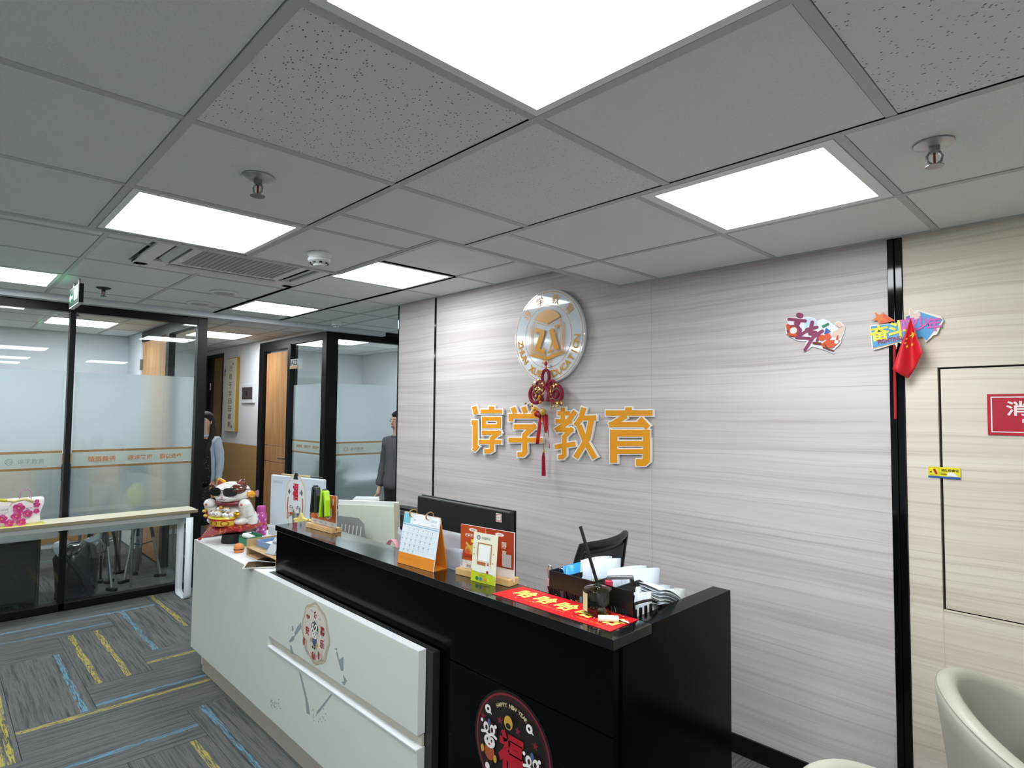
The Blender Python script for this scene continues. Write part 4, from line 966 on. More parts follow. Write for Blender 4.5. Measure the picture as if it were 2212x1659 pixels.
t2 = thing('note_pad', 'stack of white notes inside the blue open box', 'note pad', (-3.315, 1.395, ZW+.048), (0, 0, .15))
for k in range(3): MB().box((-.045, -.035, k*.0062), (.045, .035, k*.0062+.006), T=rotz(.04*k)).build('sheet_block', M('#e4e8ee', .6), t2, False)
t = thing('phone_stand', 'grey folding phone stand on the kraft organiser beside the counter', 'phone stand', (-3.155, 1.335, ZW+.0445), (0, 0, .2))
GP_ = M('#b9bec2', .4)
box('foot', (-.04, -.035, 0), (.04, .035, .006), GP_, t, .002)
MB().box((-.035, -.003, 0), (.035, .003, .085), T=TRS((0, -.028, .005), (-.62, 0, 0))).build('leaning_plate', GP_, t, False, .002)
MB().box((-.012, -.003, 0), (.012, .003, .07), T=TRS((0, .028, .005), (.55, 0, 0))).build('strut', GP_, t, False, .002)
t = thing('tablet', 'black tablet in a pale case overhanging the white desk front edge', 'tablet', (-3.115, 1.285, ZW+.0005), (0, 0, 1.05))
box('case', (-.115, -.07, 0), (.085, .07, .006), M('#c9c5ba', .5), t, .002); box('screen', (-.105, -.062, .0061), (.077, .062, .0072), M('#0a0a0b', .08), t)
t = thing('phone', 'black phone lying under the shelf of the kraft organiser', 'phone', (-3.17, 1.325, ZW+.0032), (0, 0, .5))
box('case', (-.075, -.036, 0), (.075, .036, .007), M('#c9cbce', .4), t, .003); box('screen', (-.070, -.032, .0071), (.070, .032, .0082), M('#1a0f0f', .1), t)
t = thing('charging_cable', 'dark blue cable looping down from the end of the black counter', 'cable', (-2.985, 1.40, .96))
CB = M('#1f2c3d', .5)
MB().tube([(-.006, 0, .018), (-.030, -.01, .015), (-.05, -.015, -.01), (-.055, -.015, -.05), (-.045, -.02, -.085), (-.028, -.02, -.10), (-.015, -.02, -.10)], .0035, 8).build('cord', CB, t)
MB().tube([(-.056, -.015, -.045), (-.052, -.017, -.080)], .010, 10).build('plug', CB, t)
MB().tube([(-.006, -.01, .02), (-.022, -.01, .0), (-.02, -.02, -.06), (-.010, -.02, -.10)], .003, 8).build('cord', CB, t)

# ---- white computer, seen from behind
t = thing('computer', 'white all-in-one computer seen from behind at the left end of the desk', 'computer', (-3.43, 1.575, ZW), (0, 0, .24))
PCW = M('#d3dce4', .35, var=.015)
MB().box((-.235, -.012, .100), (.235, .012, .405)).build('back_shell', PCW, t, False, .006)
box('chin', (-.238, -.020, .045), (.238, .010, .098), M('#e2e6e8', .35), t, .006)
box('chin_ridge', (-.238, -.026, .090), (.238, -.019, .108), M('#eef0f0', .35), t, .003)
MB().box((-.05, -.03, .0), (.05, .03, .06)).build('neck', PCW, t, False, .006); box('foot', (-.12, -.08, 0), (.12, .09, .008), PCW, t, .003)
a = Art(z=0); a.text(M('#9aa5ab', .5), 'lenovo', -.165, .368, .022); a.build('logo', t, (0, -.0125, 0), ONBACK)
t = thing('sticker', 'tall festive paper tag with red lucky character on the white computer', 'sticker', (-3.427, 1.5625, ZW+.262), (PI/2, 0, .24))
P = []
for i in range(48):
    q = 2*PI*i/48; r = 1+.03*math.cos(10*q); P.append((.092*r*math.copysign(abs(math.cos(q))**.75, math.cos(q)), .152*r*math.sin(q)))
MB().prism(P, 0, .001).build('backing', M('#d9cdb4', .5), t, False)
a = Art(z=.0012); a.fill(M('#dfe2e4', .5), [(x*.90, y*.94) for x, y in P]); a.text(M('#c21a33', .5), '福', 0, .058, .105, .050, bold=.04)
for s_ in (-1, 1):
    a.fill(M('#5a5f66', .5), [(s_*.055, .075), (s_*.066, .055), (s_*.055, .035), (s_*.044, .055)]); a.stroke(M('#b06a52', .5), [(s_*.064, .02), (s_*.068, -.03), (s_*.06, -.10)], .010)
lion_child(a, -.034, -.040, .048, M('#9c4630', .5)); lion_child(a, .034, -.040, .048, CBLU)
a.fill(M('#6d6a55', .5), [(-.012, -.07), (0, -.04), (.012, -.07), (.004, -.13), (-.004, -.13)]); a.build('print', t)
t = thing('binder_clip', 'black binder clip on top of the festive tag of the white computer', 'clip', (-3.427, 1.5635, ZW+.403), (0, 0, .24))
MB().prism([(-.022, -.012), (.022, -.012), (.009, .026), (-.009, .026)], -.004, .004, T=TRS((0, 0, 0), (PI/2, 0, 0))).build('clip_body', M('#1c1d1b', .4), t, False, .001)
MB().tube([(-.006, -.004, .024), (-.008, -.004, .036), (.008, -.004, .036), (.006, -.004, .024)], .0014, 6).build('wire_handle', STEEL, t)
t = thing('chopstick', 'thin wooden stick with dark tip resting on the white computer', 'stick', (-3.42, 1.580, ZW+.4105), (0, 0, .24))
MB().tube([(-.16, 0, 0), (.10, 0, .002)], .005, 8).build('shaft', M('#cbb27c', .6), t); MB().tube([(.10, 0, .002), (.20, 0, .003)], [.005, .0038], 8).build('dark_tip', M('#3b3d3c', .5), t)
t = thing('tumbler', 'pink patterned bottle standing left of the white computer', 'bottle', (-3.905, 1.555, ZW))
def m_pink():
    n = NT('pink_pattern'); v = n.n('TexVoronoi', {'Vector': n.n('TexCoord').outputs['Object'], 'Scale': 48.}).outputs[0]
    return n.end(n.n('BsdfPrincipled', {'Base Color': n.ramp(v, [(.25, lin('#f0d8ee')), (.4, lin('#c65aa8')), (.7, lin('#a83a8c'))]), 'Roughness': .4}).outputs[0])
MB().lathe([(.030, 0), (.034, .004), (.034, .125), (.028, .142), (.022, .148)], 24).build('body', m_pink(), t); MB().lathe([(.026, .146), (.027, .175), (.022, .182)], 24).build('cap', M('#b8489a', .4), t)

# ---- left wooden stand with the green clamp grips
WOODB = m_oak('beech_block', '#c79a5e', '#dcb57c')
ACR = M('#c9622c', .3, coat=.3)
def standee(t, L, dy=.022):
    MB().box((-L/2, -.026, 0), (L/2, -.003, .022)).build('wooden_base', WOODB, t, False, .0015); MB().box((-L/2, .004, 0), (L/2, .026, .022)).build('wooden_base', WOODB, t, False, .0015); MB().box((-L/2, -.003, 0), (L/2, .004, .010)).build('wooden_base', WOODB, t, False)
t = thing('display_stand', 'small orange display card on a wooden base at the left end of the counter', 'display stand', (-2.722, 1.383, ZC), (0, 0, .06))
standee(t, .235)
CARDO = M('#cf6a34', .35)
MB().box((-.11, -.0015, .0225), (.115, .0025, .170)).build('card', M('#d8d4cf', .4), t, False)
a = Art(z=0); a.rect(CARDO, -.11, .045, .115, .170); a.fill(M('#b9b4b8', .4), [(-.06, .105), (-.02, .105), (-.02, .075), (-.04, .062), (-.06, .075)]); a.fill(M('#b9b4b8', .4), [(.02, .105), (.07, .105), (.07, .075), (.045, .062), (.02, .075)])
a.stroke(WHT, [(-.065, .11), (-.065, .072), (-.04, .055), (-.015, .072), (-.015, .11)], .004, caps=False); a.stroke(WHT, [(.015, .11), (.015, .072), (.045, .055), (.075, .072), (.075, .11)], .004, caps=False)
for k, s_ in enumerate(('面对面', '扫一扫', '用户', '服务')): a.text(M('#6b6f7a', .5), s_, -.08+k*.055, .034, .009)
a.ell(WHT, .09, .14, .006, .018); a.build('print', t, (0, -.0018, 0), ONBACK)
def clamp(loc, rz, label, front, side):
    t = thing('stapler', label, 'stapler', loc, (0, 0, rz), 'staplers standing on end by the left display card')
    def arm(P, w, m, nm): MB().prism(P, -w/2, w/2, T=TRS((0, 0, 0), (PI/2, 0, 0))).build(nm, m, t, False, .003)
    arm([(-.036, .0), (-.016, -.002), (.004, .118), (-.008, .126), (-.018, .118)], .026, front, 'upper_arm')
    arm([(.008, .128), (.030, .124), (.046, .085), (.052, .012), (.036, .004), (.030, .060), (.020, .100)], .026, side, 'lower_arm')
    arm([(-.006, .112), (.016, .112), (.014, .132), (-.006, .132)], .020, M('#161817', .4), 'hinge')
    MB().box((.020, -.009, .0), (.038, .009, .10), T=TRS((-.012, 0, .0), (0, -.06, 0))).build('magazine', M('#1b2a10', .4), t, False, .002)
LIME = M('#a8d81a', .4, var=.02)
clamp((-2.648, 1.347, ZC+.072), -.10, 'lime green stapler standing on end above the left display card', LIME, LIME)
clamp((-2.750, 1.352, ZC+.080), -.10, 'black and white stapler standing on end left of the lime one', M('#121413', .4), M('#121413', .4))
t = thing('ornament', 'gold star-topped little ornament behind the left end of the counter', 'ornament', (-3.085, 1.50, ZW))
GO = M('#dcbb52', .3, metal=.3)
MB().lathe([(.040, 0), (.044, .01), (.030, .03), (.026, .13), (.046, .165), (.040, .20), (.012, .216)], 20).build('body', GO, t)
P = [((.050 if i % 2 == 0 else .027)*math.cos(PI/2+PI*i/5), (.050 if i % 2 == 0 else .027)*math.sin(PI/2+PI*i/5)) for i in range(10)]
MB().prism(P, -.010, .010, T=TRS((-.030, -.045, .200), (PI/2, 0, .5))).build('star', M('#e6d27a', .35), t, False, .004)
MB().tube([(0, 0, .21), (-.012, 0, .24), (.008, 0, .262), (.0, 0, .28)], [.010, .006, .007, .003], 8).build('finial', M('#5a5340', .5), t)
MB().tube([(.035, 0, .17), (.075, 0, .19), (.085, 0, .215)], [.012, .008, .006], 8).build('spout', GO, t)

# ---- file rack behind the counter, folder, box
t = thing('file_rack', 'grey slotted file rack behind the counter holding pale folders', 'file rack', (-2.80, 1.60, .74), (0, 0, .30))
GR = M('#8c8e8e', .5)
P = [(-.11, 0), (.12, 0), (.12, .16), (.105, .26), (.07, .285), (-.11, .285)]
for k in range(2): MB().prism(P, 0, .004, T=TRS((0, .09*k-.05, 0), (PI/2, 0, 0))).build('divider', GR, t, False)
box('rack_floor', (-.11, -.05, 0), (.12, .09, .004), GR, t)
a = Art(z=0)
for k in range(6): a.fill(M('#d8d8d4', .5), [(-.055+k*.026, .165), (-.047+k*.026, .165), (-.035+k*.026, .245), (-.043+k*.026, .245)])
a.build('slots', t, (0, -.0545, 0), ONBACK)
t = thing('folder', 'pale grey-green plastic folder upright in the grey file rack', 'folder', (-2.745, 1.640, .745), (0, 0, .30))
FOLD = M('#ccd2c4', .35); TRN = M('#dfe3df', .3)
MB().box((-.19, -.006, 0), (.20, .002, .335), T=TRS((0, 0, 0), (0, -.05, 0))).build('cover', FOLD, t, False, .004)
MB().box((-.195, .002, 0), (.215, .008, .355), T=TRS((0, 0, 0), (0, -.05, 0))).build('sleeve', TRN, t, False, .004)
MB().box((.19, -.007, 0), (.214, -.001, .350), T=TRS((0, 0, 0), (0, -.05, 0))).build('edge_strip', M('#b0a898', .4), t, False, .002)
t = thing('carton', 'brown cardboard carton edge standing behind the pale folder', 'carton', (-2.93, 1.745, .74), (0, 0, .30))
for nm, a_, b_ in (('carton_side', (-.17, -.04, 0), (.17, -.036, .305)), ('carton_side', (-.17, .036, 0), (.17, .04, .305)), ('carton_end', (-.17, -.036, 0), (-.166, .036, .305)), ('carton_end', (.166, -.036, 0), (.17, .036, .305)), ('carton_floor', (-.166, -.036, 0), (.166, .036, .004))): box(nm, a_, b_, KRAFT, t)
t = thing('paper_stack', 'white papers rising from the brown carton behind the lime stapler', 'papers', (-2.96, 1.765, .746), (0, 0, .30))
for k in range(3): MB().box((-.085, -.006+.005*k, 0), (.085, -.004+.005*k, .330+.006*k), T=TRS((.006*k, 0, 0), (0, -.06, 0))).build('sheet', M('#eef1f4', .6), t, False)
t = thing('folder', 'light blue folder beside the pale folder behind the counter', 'folder', (-2.60, 1.70, .74), (0, 0, .6))
MB().box((-.05, -.003, 0), (.05, .003, .205)).build('cover', M('#6fb4dc', .4), t, False, .002); box('inner_sheet', (-.045, .0035, .004), (.045, .0055, .195), M('#e3eaee', .6), t)
t = thing('bag_strap', 'pink strap loop rising behind the counter before the black chair', 'strap', (-2.47, 1.60, .741))
PS = M('#d99aa6', .5)
def band(path, w):
    b = MB(); P = [Vector(p) for p in path]; n = len(P)-1
    b.grid(lambda u, v: tuple(P[min(n, int(round(v*n)))] + Vector((.3, 1, 0)).normalized()*(u-.5)*w), 1, n); return b
arc = lambda r, h, x: [(x-r*math.cos(PI*i/16), 0, h*math.sin(PI*i/16)) for i in range(17)]
band(arc(.085, .215, .02), .022).build('strap_loop', PS, t, thick=.004); band([(x, y+.04, z*.86) for x, y, z in arc(.11, .215, .06)], .022).build('strap_loop', PS, t, thick=.004)

# ---- black monitor seen from behind
t = thing('monitor', 'black computer monitor seen from behind, above the middle of the counter', 'monitor', (-1.969, 1.62, .74), (0, 0, .0))
MB().box((-.305, -.010, .115), (.305, .016, .440)).build('back_shell', M('#0f1011', .5, var=.15), t, False, .006)
box('bezel', (-.308, .016, .112), (.308, .022, .444), M('#090909', .35), t, .003); box('screen', (-.295, .0222, .130), (.295, .0230, .432), M('#1a2024', .15), t)
MB().box((-.18, -.030, .15), (.18, -.010, .30)).build('rear_bulge', M('#131415', .5), t, False, .010)
MB().box((-.03, -.028, .0), (.03, -.012, .20)).build('neck', BLACK, t, False, .004); box('foot', (-.12, -.10, 0), (.12, .09, .010), BLACK, t, .004)
a = Art(z=0); a.rect(M('#d8c9c9', .5), .225, .395, .258, .428); a.rect(M('#b04a4a', .5), .228, .398, .255, .425); a.rect(M('#e8e2e0', .5), .230, .401, .253, .423); a.text(INK, '资产', .2415, .412, .008); a.build('asset_label', t, (0, -.0105, 0), ONBACK)

# ---- calendar, vinyl box
t = thing('desk_calendar', 'white and orange desk calendar standing on the counter', 'calendar', (-1.852, 1.338, ZC), (0, 0, .07))
PAG = M('#e6eef2', .5); ORB = M('#e08a22', .5); h = .185; th = math.atan2(.045, h)
FT = TRS((0, -.033, 0), (-.17, 0, 0)); BT = TRS((0, .032, 0), (.18, 0, 0))
MB().box((-.103, -.002, .0), (.103, .0015, .19), T=FT).build('front_board', PAG, t, False)
MB().box((-.103, -.0015, .0), (.103, .002, .19), T=BT).build('back_board', M('#d27a1e', .5), t, False)
a = Art(z=0)
a.rect(ORB, -.103, 0, .103, .042); a.text(M('#c57414', .5), 'EDUCATION', -.055, .022, .008); CY = M('#7fc6d8', .5); a.rect(CY, -.100, .150, -.062, .186).stroke(CY, [(-.10, .146), (.10, .143)], .0022)
DG = M('#5f7580', .5); GLN = M('#aebcc4', .5)
a.rect(M('#f4f7f8', .5), -.060, .150, .102, .188); a.text(DG, 'July', -.035, .166, .007); a.text(GLN, '2024', .075, .172, .010); a.text(GLN, '农历六月', .075, .158, .007)
for r_ in range(5): a.stroke(GLN, [(-.095, .058+r_*.0195), (.095, .058+r_*.0195)], .0006, caps=False)
for c_ in range(8): a.stroke(GLN, [(-.095+c_*.0271, .052), (-.095+c_*.0271, .142)], .0005, caps=False)
d_ = 1
for r_ in range(5):
    for c_ in range(7):
        if d_ <= 31 and not (r_ == 0 and c_ < 1): a.text(DG, str(d_), -.081+c_*.0271, .132-r_*.0190, .0065, bold=.02); a.rect(GLN, -.086+c_*.0271, .1235-r_*.019, -.076+c_*.0271, .1248-r_*.019); d_ += 1
ob = a.build('print', t); ob.matrix_local = FT @ TRS((0, -.0025, 0), (PI/2, 0, 0))
for x in (-.055, .040): MB().tube([(x, .018*math.cos(q), .186+.014*math.sin(q)) for q in [2*PI*i/18 for i in range(18)]], .0028, 8, closed=True).build('ring', M('#c9a878', .25, metal=.9), t)
MB().box((-.10, -.03, 0), (.10, .03, .002)).build('base_card', ORB, t, False)
def m_vinyl():
    n = NT('cloudy_vinyl'); p = n.n('BsdfPrincipled', {'Base Color': lin('#d3dbe2'), 'Roughness': .22, 'Specular IOR Level': .6}).outputs[0]
    return n.end(n.n('MixShader', {0: .62, 1: n.n('BsdfTransparent', {'Color': (1, 1, 1, 1)}).outputs[0], 2: p}).outputs[0])
VIN = m_vinyl()
t = thing('plastic_bag', 'cloudy clear plastic bag standing behind the desk calendar', 'bag', (-1.868, 1.400, ZC))
for nm, y0, y1, h in (('front_wall', -.015, -.020, .085), ('rear_wall', .028, .030, .125)):
    b = MB(); b.grid(lambda u, v: (-.205+.40*u+.012*v*(1 if u > .5 else -1), y0+(y1-y0)*v+.006*math.sin(u*9+v*3), h*v*(1-.25*math.sin(PI*u)**2*(1 if nm == 'front_wall' else .2))), 20, 5); b.build(nm, VIN, t, thick=.0012)
for x, s_ in ((-.205, -1), (.195, 1)):
    b = MB(); b.grid(lambda u, v: (x+.012*v*s_+.004*math.sin(5*u), -.015+.043*u, .105*v*(1-.2*math.sin(PI*u))), 5, 5); b.build('side_fold', VIN, t, thick=.0012)
MB().box((-.2, -.014, 0), (.19, .028, .002)).build('bottom', VIN, t, False)

# ---- right stand and card
t = thing('display_stand', 'large orange display card on a wooden base in front of the black monitor', 'display stand', (-1.558, 1.396, ZC), (0, 0, .12))
standee(t, .245)
MB().box((-.122, -.0015, .0105), (.122, .0035, .172)).build('card', M('#e4ddd8', .35), t, False)
a = Art(z=0); OR2 = M('#c4501e', .4); OR3 = M('#a83a18', .4); FOOD = M('#e0a040', .4)
a.rect(OR2, -.122, .050, -.004, .172).rect(OR3, -.002, .050, .122, .172)
for x in (-.062, .060): a.ell(WHT, x, .158, .020, .006).text(OR3, '推荐码', x, .158, .006)
a.text(M('#f0d8c0', .4), '收藏打卡领', -.066, .138, .013, bold=.03).text(M('#f6d84a', .4), '福利', -.058, .120, .013, bold=.04); a.text(M('#f0d8c0', .4), '限', .082, .125, .022, bold=.02).text(M('#f0d8c0', .4), '享', .082, .098, .022, bold=.02)
a.ell(FOOD, -.072, .085, .026, .020).ell(M('#d8643a', .4), -.085, .078, .012).ell(M('#e8c86a', .4), -.062, .092, .010).stroke(M('#e8c050', .4), [(-.09, .11), (-.07, .095), (-.05, .115)], .008).stroke(M('#b83a20', .4), [(-.1, .068), (-.05, .070)], .008)
a.ring(WHT, -.098, .032, .006, .003, 16).text(INK, '面馆', -.078, .032, .010).text(INK, '关注我们', .03, .032, .007).rect(M('#b9b4b4', .4), .075, .056, .115, .098)
a.build('print', t, (0, -.0018, 0), ONBACK)
t = thing('payment_card', 'slim yellow and white leaning card standing before the large orange display card', 'card', (-1.527, 1.352, ZC), (0, 0, .12))
TC = TRS((0, 0, 0), (-.09, 0, .0))
MB().box((-.054, -.001, .0), (.054, .001, .162), T=TC).build('card', M('#eeedd2', .4), t, False)
MB().box((-.02, -.001, 0), (.02, .001, .11), T=TRS((0, .045, 0), (.25, 0, 0))).build('rear_strut', M('#eeedd2', .4), t, False)
a = Art(z=0); CG = M('#bccb22', .4); a.fill(CG, [(-.054, 0), (.054, 0), (.054, .028), (.02, .036), (-.02, .030), (-.054, .040)])
a.ring(CBLU, -.030, .146, .006, .003, 16).text(M('#3c5a70', .5), '中国移动', .004, .146, .009); a.stroke(M('#b06a3a', .5), [(-.030, .066), (.030, .066), (.030, .128), (-.030, .128), (-.030, .066)], .003); a.rect(M('#b9643a', .4), -.030, .058, .030, .066); a.rect(M('#f6f6f2', .4), -.024, .072, .024, .122)
a.fill(WHT, [(-.05, .035), (.05, .033), (.04, .050), (.0, .044), (-.03, .052)]).ell(WHT, .020, .046, .011, .013).ell(WHT, .013, .062, .003, .008).ell(WHT, .027, .062, .003, .008).ell(CRED, .020, .038, .005)
for k, c in enumerate(('#1f6a3a', '#2a7fc4', '#d8863a', '#c9d83a')): a.ell(M(c, .4), -.024+k*.017, .013, .006)
for x, y in ((-.044, .11), (-.043, .09), (.044, .10), (.042, .07)): a.ell(CYEL, x, y, .0025)
a.text(M('#7a7f2a', .5), '扫码支付', 0, .024, .007); ob = a.build('print', t); ob.matrix_local = TC @ TRS((0, -.0012, 0), (PI/2, 0, 0))

# ---- red banner, reed diffuser, tube
t = thing('paper_banner', 'red paper banner with yellow laughing characters lying on the counter', 'banner', (-1.192, 1.361, ZC))
MB().prism([(-.228, -.066), (.226, -.058), (.224, .074), (-.214, .062)], 0, .0008).build('sheet', M('#d3141f', .45), t, False)
a = Art(z=.0010); BY = M('#f0e070', .5); BY2 = M('#e08a3a', .5)
for k in range(5): a.text(BY, '哈', -.148+k*.083, .010, .066, .074, bold=.035, shear=.15)
a.text(BY2, 'HAPPY NEW YEAR', -.03, -.036, .009, .16).text(BY2, '新年快乐 笑口常开', .14, -.040, .010)
for i in range(40): a.ell(BY2 if i % 3 else WHT, rc.uniform(-.21, .215), rc.choice([rc.uniform(-.055, -.03), rc.uniform(.048, .06)]), .0022, n=7)
a.build('print', t)
t = thing('reed_diffuser', 'amber glass reed diffuser bottle with a cream label on the red banner', 'diffuser', (-1.076, 1.392, ZC+.0016))
def m_amber(col, dens=1.):
    n = NT('amber_glass'); fr = n.n('Fresnel', {'IOR': 1.45}).outputs[0]
    return n.end(n.n('MixShader', {0: n.math('MULTIPLY', n.math('ADD', fr, .03), n.math('SUBTRACT', 1., n.n('NewGeometry').outputs['Backfacing'])), 1: n.n('BsdfTransparent', {'Color': lin(col)}).outputs[0], 2: n.n('BsdfGlossy', {'Color': (1, 1, 1, 1), 'Roughness': .03}).outputs[0]}).outputs[0])
MB().lathe([(.036, 0), (.0405, .003), (.0415, .009), (.0415, .062), (.039, .070), (.028, .074), (.014, .076), (.012, .080), (.012, .090), (.0155, .094)], 40, caps=False).build('bottle', m_amber('#cfd2b0'), t)
MB().lathe([(.038, .004), (.0392, .010), (.0392, .030), (.0005, .0302)], 32).build('liquid', m_amber('#8a3a2a'), t)
m = MB(); m.grid(lambda u, v: (.0419*math.cos(-2.72+u*1.05), .0419*math.sin(-2.72+u*1.05), .012+.050*v), 8, 1); m.build('label', M('#d8cf9e', .6), t)
MB().tube([(.014, .010, .012), (-.004, .0, .09), (-.050, -.018, .240)], .0048, 8).build('reed', M('#17130f', .7), t)
t = thing('paper_tube', 'small white rolled paper with green marks lying on the red banner', 'paper roll', (-1.018, 1.352, ZC+.0100), (0, 0, .75))
MB().tube([(-.020, 0, 0), (.035, 0, 0)], .0085, 16).build('roll', M('#ece7d8', .6), t)
MB().tube([(-.0204, 0, 0), (-.019, 0, 0)], .004, 12).build('hollow', M('#a89a88', .7), t)
m = MB(); m.grid(lambda u, v: (.012+.050*u, -.004+.026*v-.010*u, -.0090+.0175*math.sin(PI*.5*(1-v))*(1-u*.9)), 6, 5); m.build('loose_flap', M('#eef0ea', .6), t, thick=.0004)
MB().box((.022, -.0035, .0083), (.040, -.001, .0088)).build('green_mark', M('#3a8a4a', .5), t, False)

# ---- black document rack
t = thing('document_rack', 'black slotted document rack behind the red banner full of papers', 'document rack', (-1.150, 1.445, .74))
RK = M('#121112', .38, var=.1)
def slots(x0, x1, z0, z1, n, sh): return [(x0+(x1-x0)*(k+.5)/n, z0, z1, sh) for k in range(n)]
def slotted(name, X0, X1, Z0, Z1, groups, place):
    """a sheet with slanted slots cut through it: columns between the slots, and full bands above and below"""
    b = MB(); T = .004
    for (a_, b_, z0, z1, n, sh) in groups:
        pitch = (b_-a_)/n
        for k in range(n):
            x = a_+k*pitch; b.prism([(x, z0), (x+pitch*.45, z0), (x+pitch*.45+sh, z1), (x+sh, z1)], 0, T)
    e = [X0]+[q for g_ in groups for q in (g_[0]-.006, g_[1]+g_[5]*.5+.006)]+[X1]
    for i in range(0, len(e), 2):
        if e[i+1]-e[i] > .002: b.prism([(e[i], Z0), (e[i+1], Z0), (e[i+1], Z1), (e[i], Z1)], 0, T)
    zt, zb = max(g_[3] for g_ in groups)-.002, min(g_[2] for g_ in groups)+.002
    b.prism([(X0, zt), (X1, zt), (X1, Z1), (X0, Z1)], .0001, T-.0001); b.prism([(X0, Z0), (X1, Z0), (X1, zb), (X0, zb)], .0001, T-.0001)
    o = b.build(name, RK, t, False); o.matrix_local = place; o['kind'] = 'stuff'
slotted('front_grid', -.158, .160, 0, .320, [(-.148, -.095, .215, .268, 5, -.018), (-.072, -.020, .215, .268, 5, -.018), (.095, .145, .215, .268, 5, -.018)], TRS((0, 0, 0), (PI/2, 0, 0)))
PD = [(0, 0), (.25, 0), (.25, .12), (.215, .20), (.155, .30), (.115, .320), (0, .320)]
for x in (-.156, -.075, .020, .100): MB().prism(PD, -.002, .002, T=Matrix(((0, 0, 1, x), (1, 0, 0, .002), (0, 1, 0, 0), (0, 0, 0, 1)))).build('divider', RK, t, False)
PE = [(0, 0), (.25, 0), (.25, .10), (.215, .18), (.165, .255), (.115, .300), (.075, .306)]
b = MB(); M4 = Matrix(((0, 0, 1, .158), (1, 0, 0, .002), (0, 1, 0, 0), (0, 0, 0, 1)))
b.prism([(0, 0), (.25, 0), (.25, .10), (.212, .185), (0, .185)], -.002, .002, T=M4)
for k in range(6): b.prism([(.004+k*.026, .183), (.014+k*.026, .183), (.014+k*.026, .268-(0 if k < 4 else .030*(k-3))), (.004+k*.026, .268-(0 if k < 4 else .030*(k-3)))], -.002, .002, T=M4)
b.prism([(0, .183), (.006, .183), (.006, .285), (0, .285)], -.002, .002, T=M4); b.tube([M4 @ Vector(p) for p in ((.0, .285, 0), (.05, .283, 0), (.09, .278, 0), (.125, .262, 0), (.160, .235, 0), (.19, .205, 0), (.215, .183, 0))], .004, 6)
eo = b.build('end_grid', RK, t, False); eo['kind'] = 'stuff'
box('rack_floor', (-.156, .002, 0), (.158, .25, .004), RK, t)
rp = random.Random(11)
def sheets(name, label, x, cat, mats, n, h, w, lean, y0=.03, dz=.012):
    t_ = thing(name, label, cat, (-1.150+x, 1.445+y0, .745))
    for k in range(n):
        T_ = TRS((k*.008-n*.004, .004*k, 0), (-lean-.03*rp.random(), 0, rp.uniform(-.04, .04)))
        b = MB(); W_ = w*rp.uniform(.9, 1); H_ = h+rp.uniform(-dz, dz); c0 = rp.uniform(-.006, .006)
        b.grid(lambda u, v: (c0*math.sin(PI*v)+.0, W_*u, H_*v+.004*math.sin(3*u)), 4, 4, T=T_); b.build('sheet', mats[k % len(mats)], t_, thick=.0012)
PW_ = M('#ced5dd', .6); PW2 = M('#c9cfd6', .6, var=.15, scale=90.); NEWS = M('#cfd2cf', .7, var=.3, scale=140.)
sheets('folder', 'bright blue plastic folder in the left slot of the black document rack', -.125, 'folder', [M('#1e8fd8', .35), M('#2a9ae0', .35)], 2, .325, .19, .03, .02, .002)
sheets('paper_stack', 'white papers with folded corner beside the blue folder in the black rack', -.055, 'papers', [PW_], 5, .345, .16, .06)
sheets('paper_stack', 'clipped white papers in the middle slot of the black document rack', .050, 'papers', [PW_, PW2], 7, .330, .20, .09)
sheets('paper_stack', 'thick leaning newspapers in the right slot of the black document rack', .120, 'papers', [NEWS, PW_, PW2], 7, .295, .215, .14)
t2 = thing('paper_stack', 'sloping printed papers at the right end, above the end panel of the desk', 'papers', (-1.030, 1.56, .985), (0, 0, .10))
for k in range(9):
    b = MB(); b.grid(lambda u, v: (.10*u-.05, .20*v, -.10*v*(.2+.8*v)+.062-.0052*k+.006*math.sin(4*u+k)), 4, 6, T=rotz(.03*math.sin(k*2))); b.build('sheet', [NEWS, PW_, PW2][k % 3], t2, thick=.0012)
t2 = thing('binder_clip', 'long steel clip holding the middle papers of the black rack', 'clip', (-1.075, 1.50, 1.068), (0, 0, .9))
MB().box((-.040, -.006, 0), (.040, .006, .010)).build('clip_bar', STEEL, t2, False, .002); MB().box((.030, -.008, -.02), (.040, .008, .0)).build('clip_jaw', BLACK, t2, False, .001); MB().box((-.046, -.012, -.022), (-.026, .006, -.002)).build('red_tab', M('#d03a4a', .4), t2, False, .002)
t2 = thing('bulldog_clips', 'pair of silver paper clips standing at the left corner of the black rack', 'clip', (-1.318, 1.475, 1.02))
for x in (-.018, .030):
    MB().tube([(x-.006, 0, 0), (x-.010, 0, .03), (x-.004, 0, .044), (x+.006, 0, .044), (x+.010, 0, .03), (x+.004, 0, 0)], .0016, 6).build('wire_handle', CHROME, t2)
MB().box((-.03, -.004, -.05), (.045, .006, .0)).build('clip_body', M('#d8b0b0', .5), t2, False, .001)
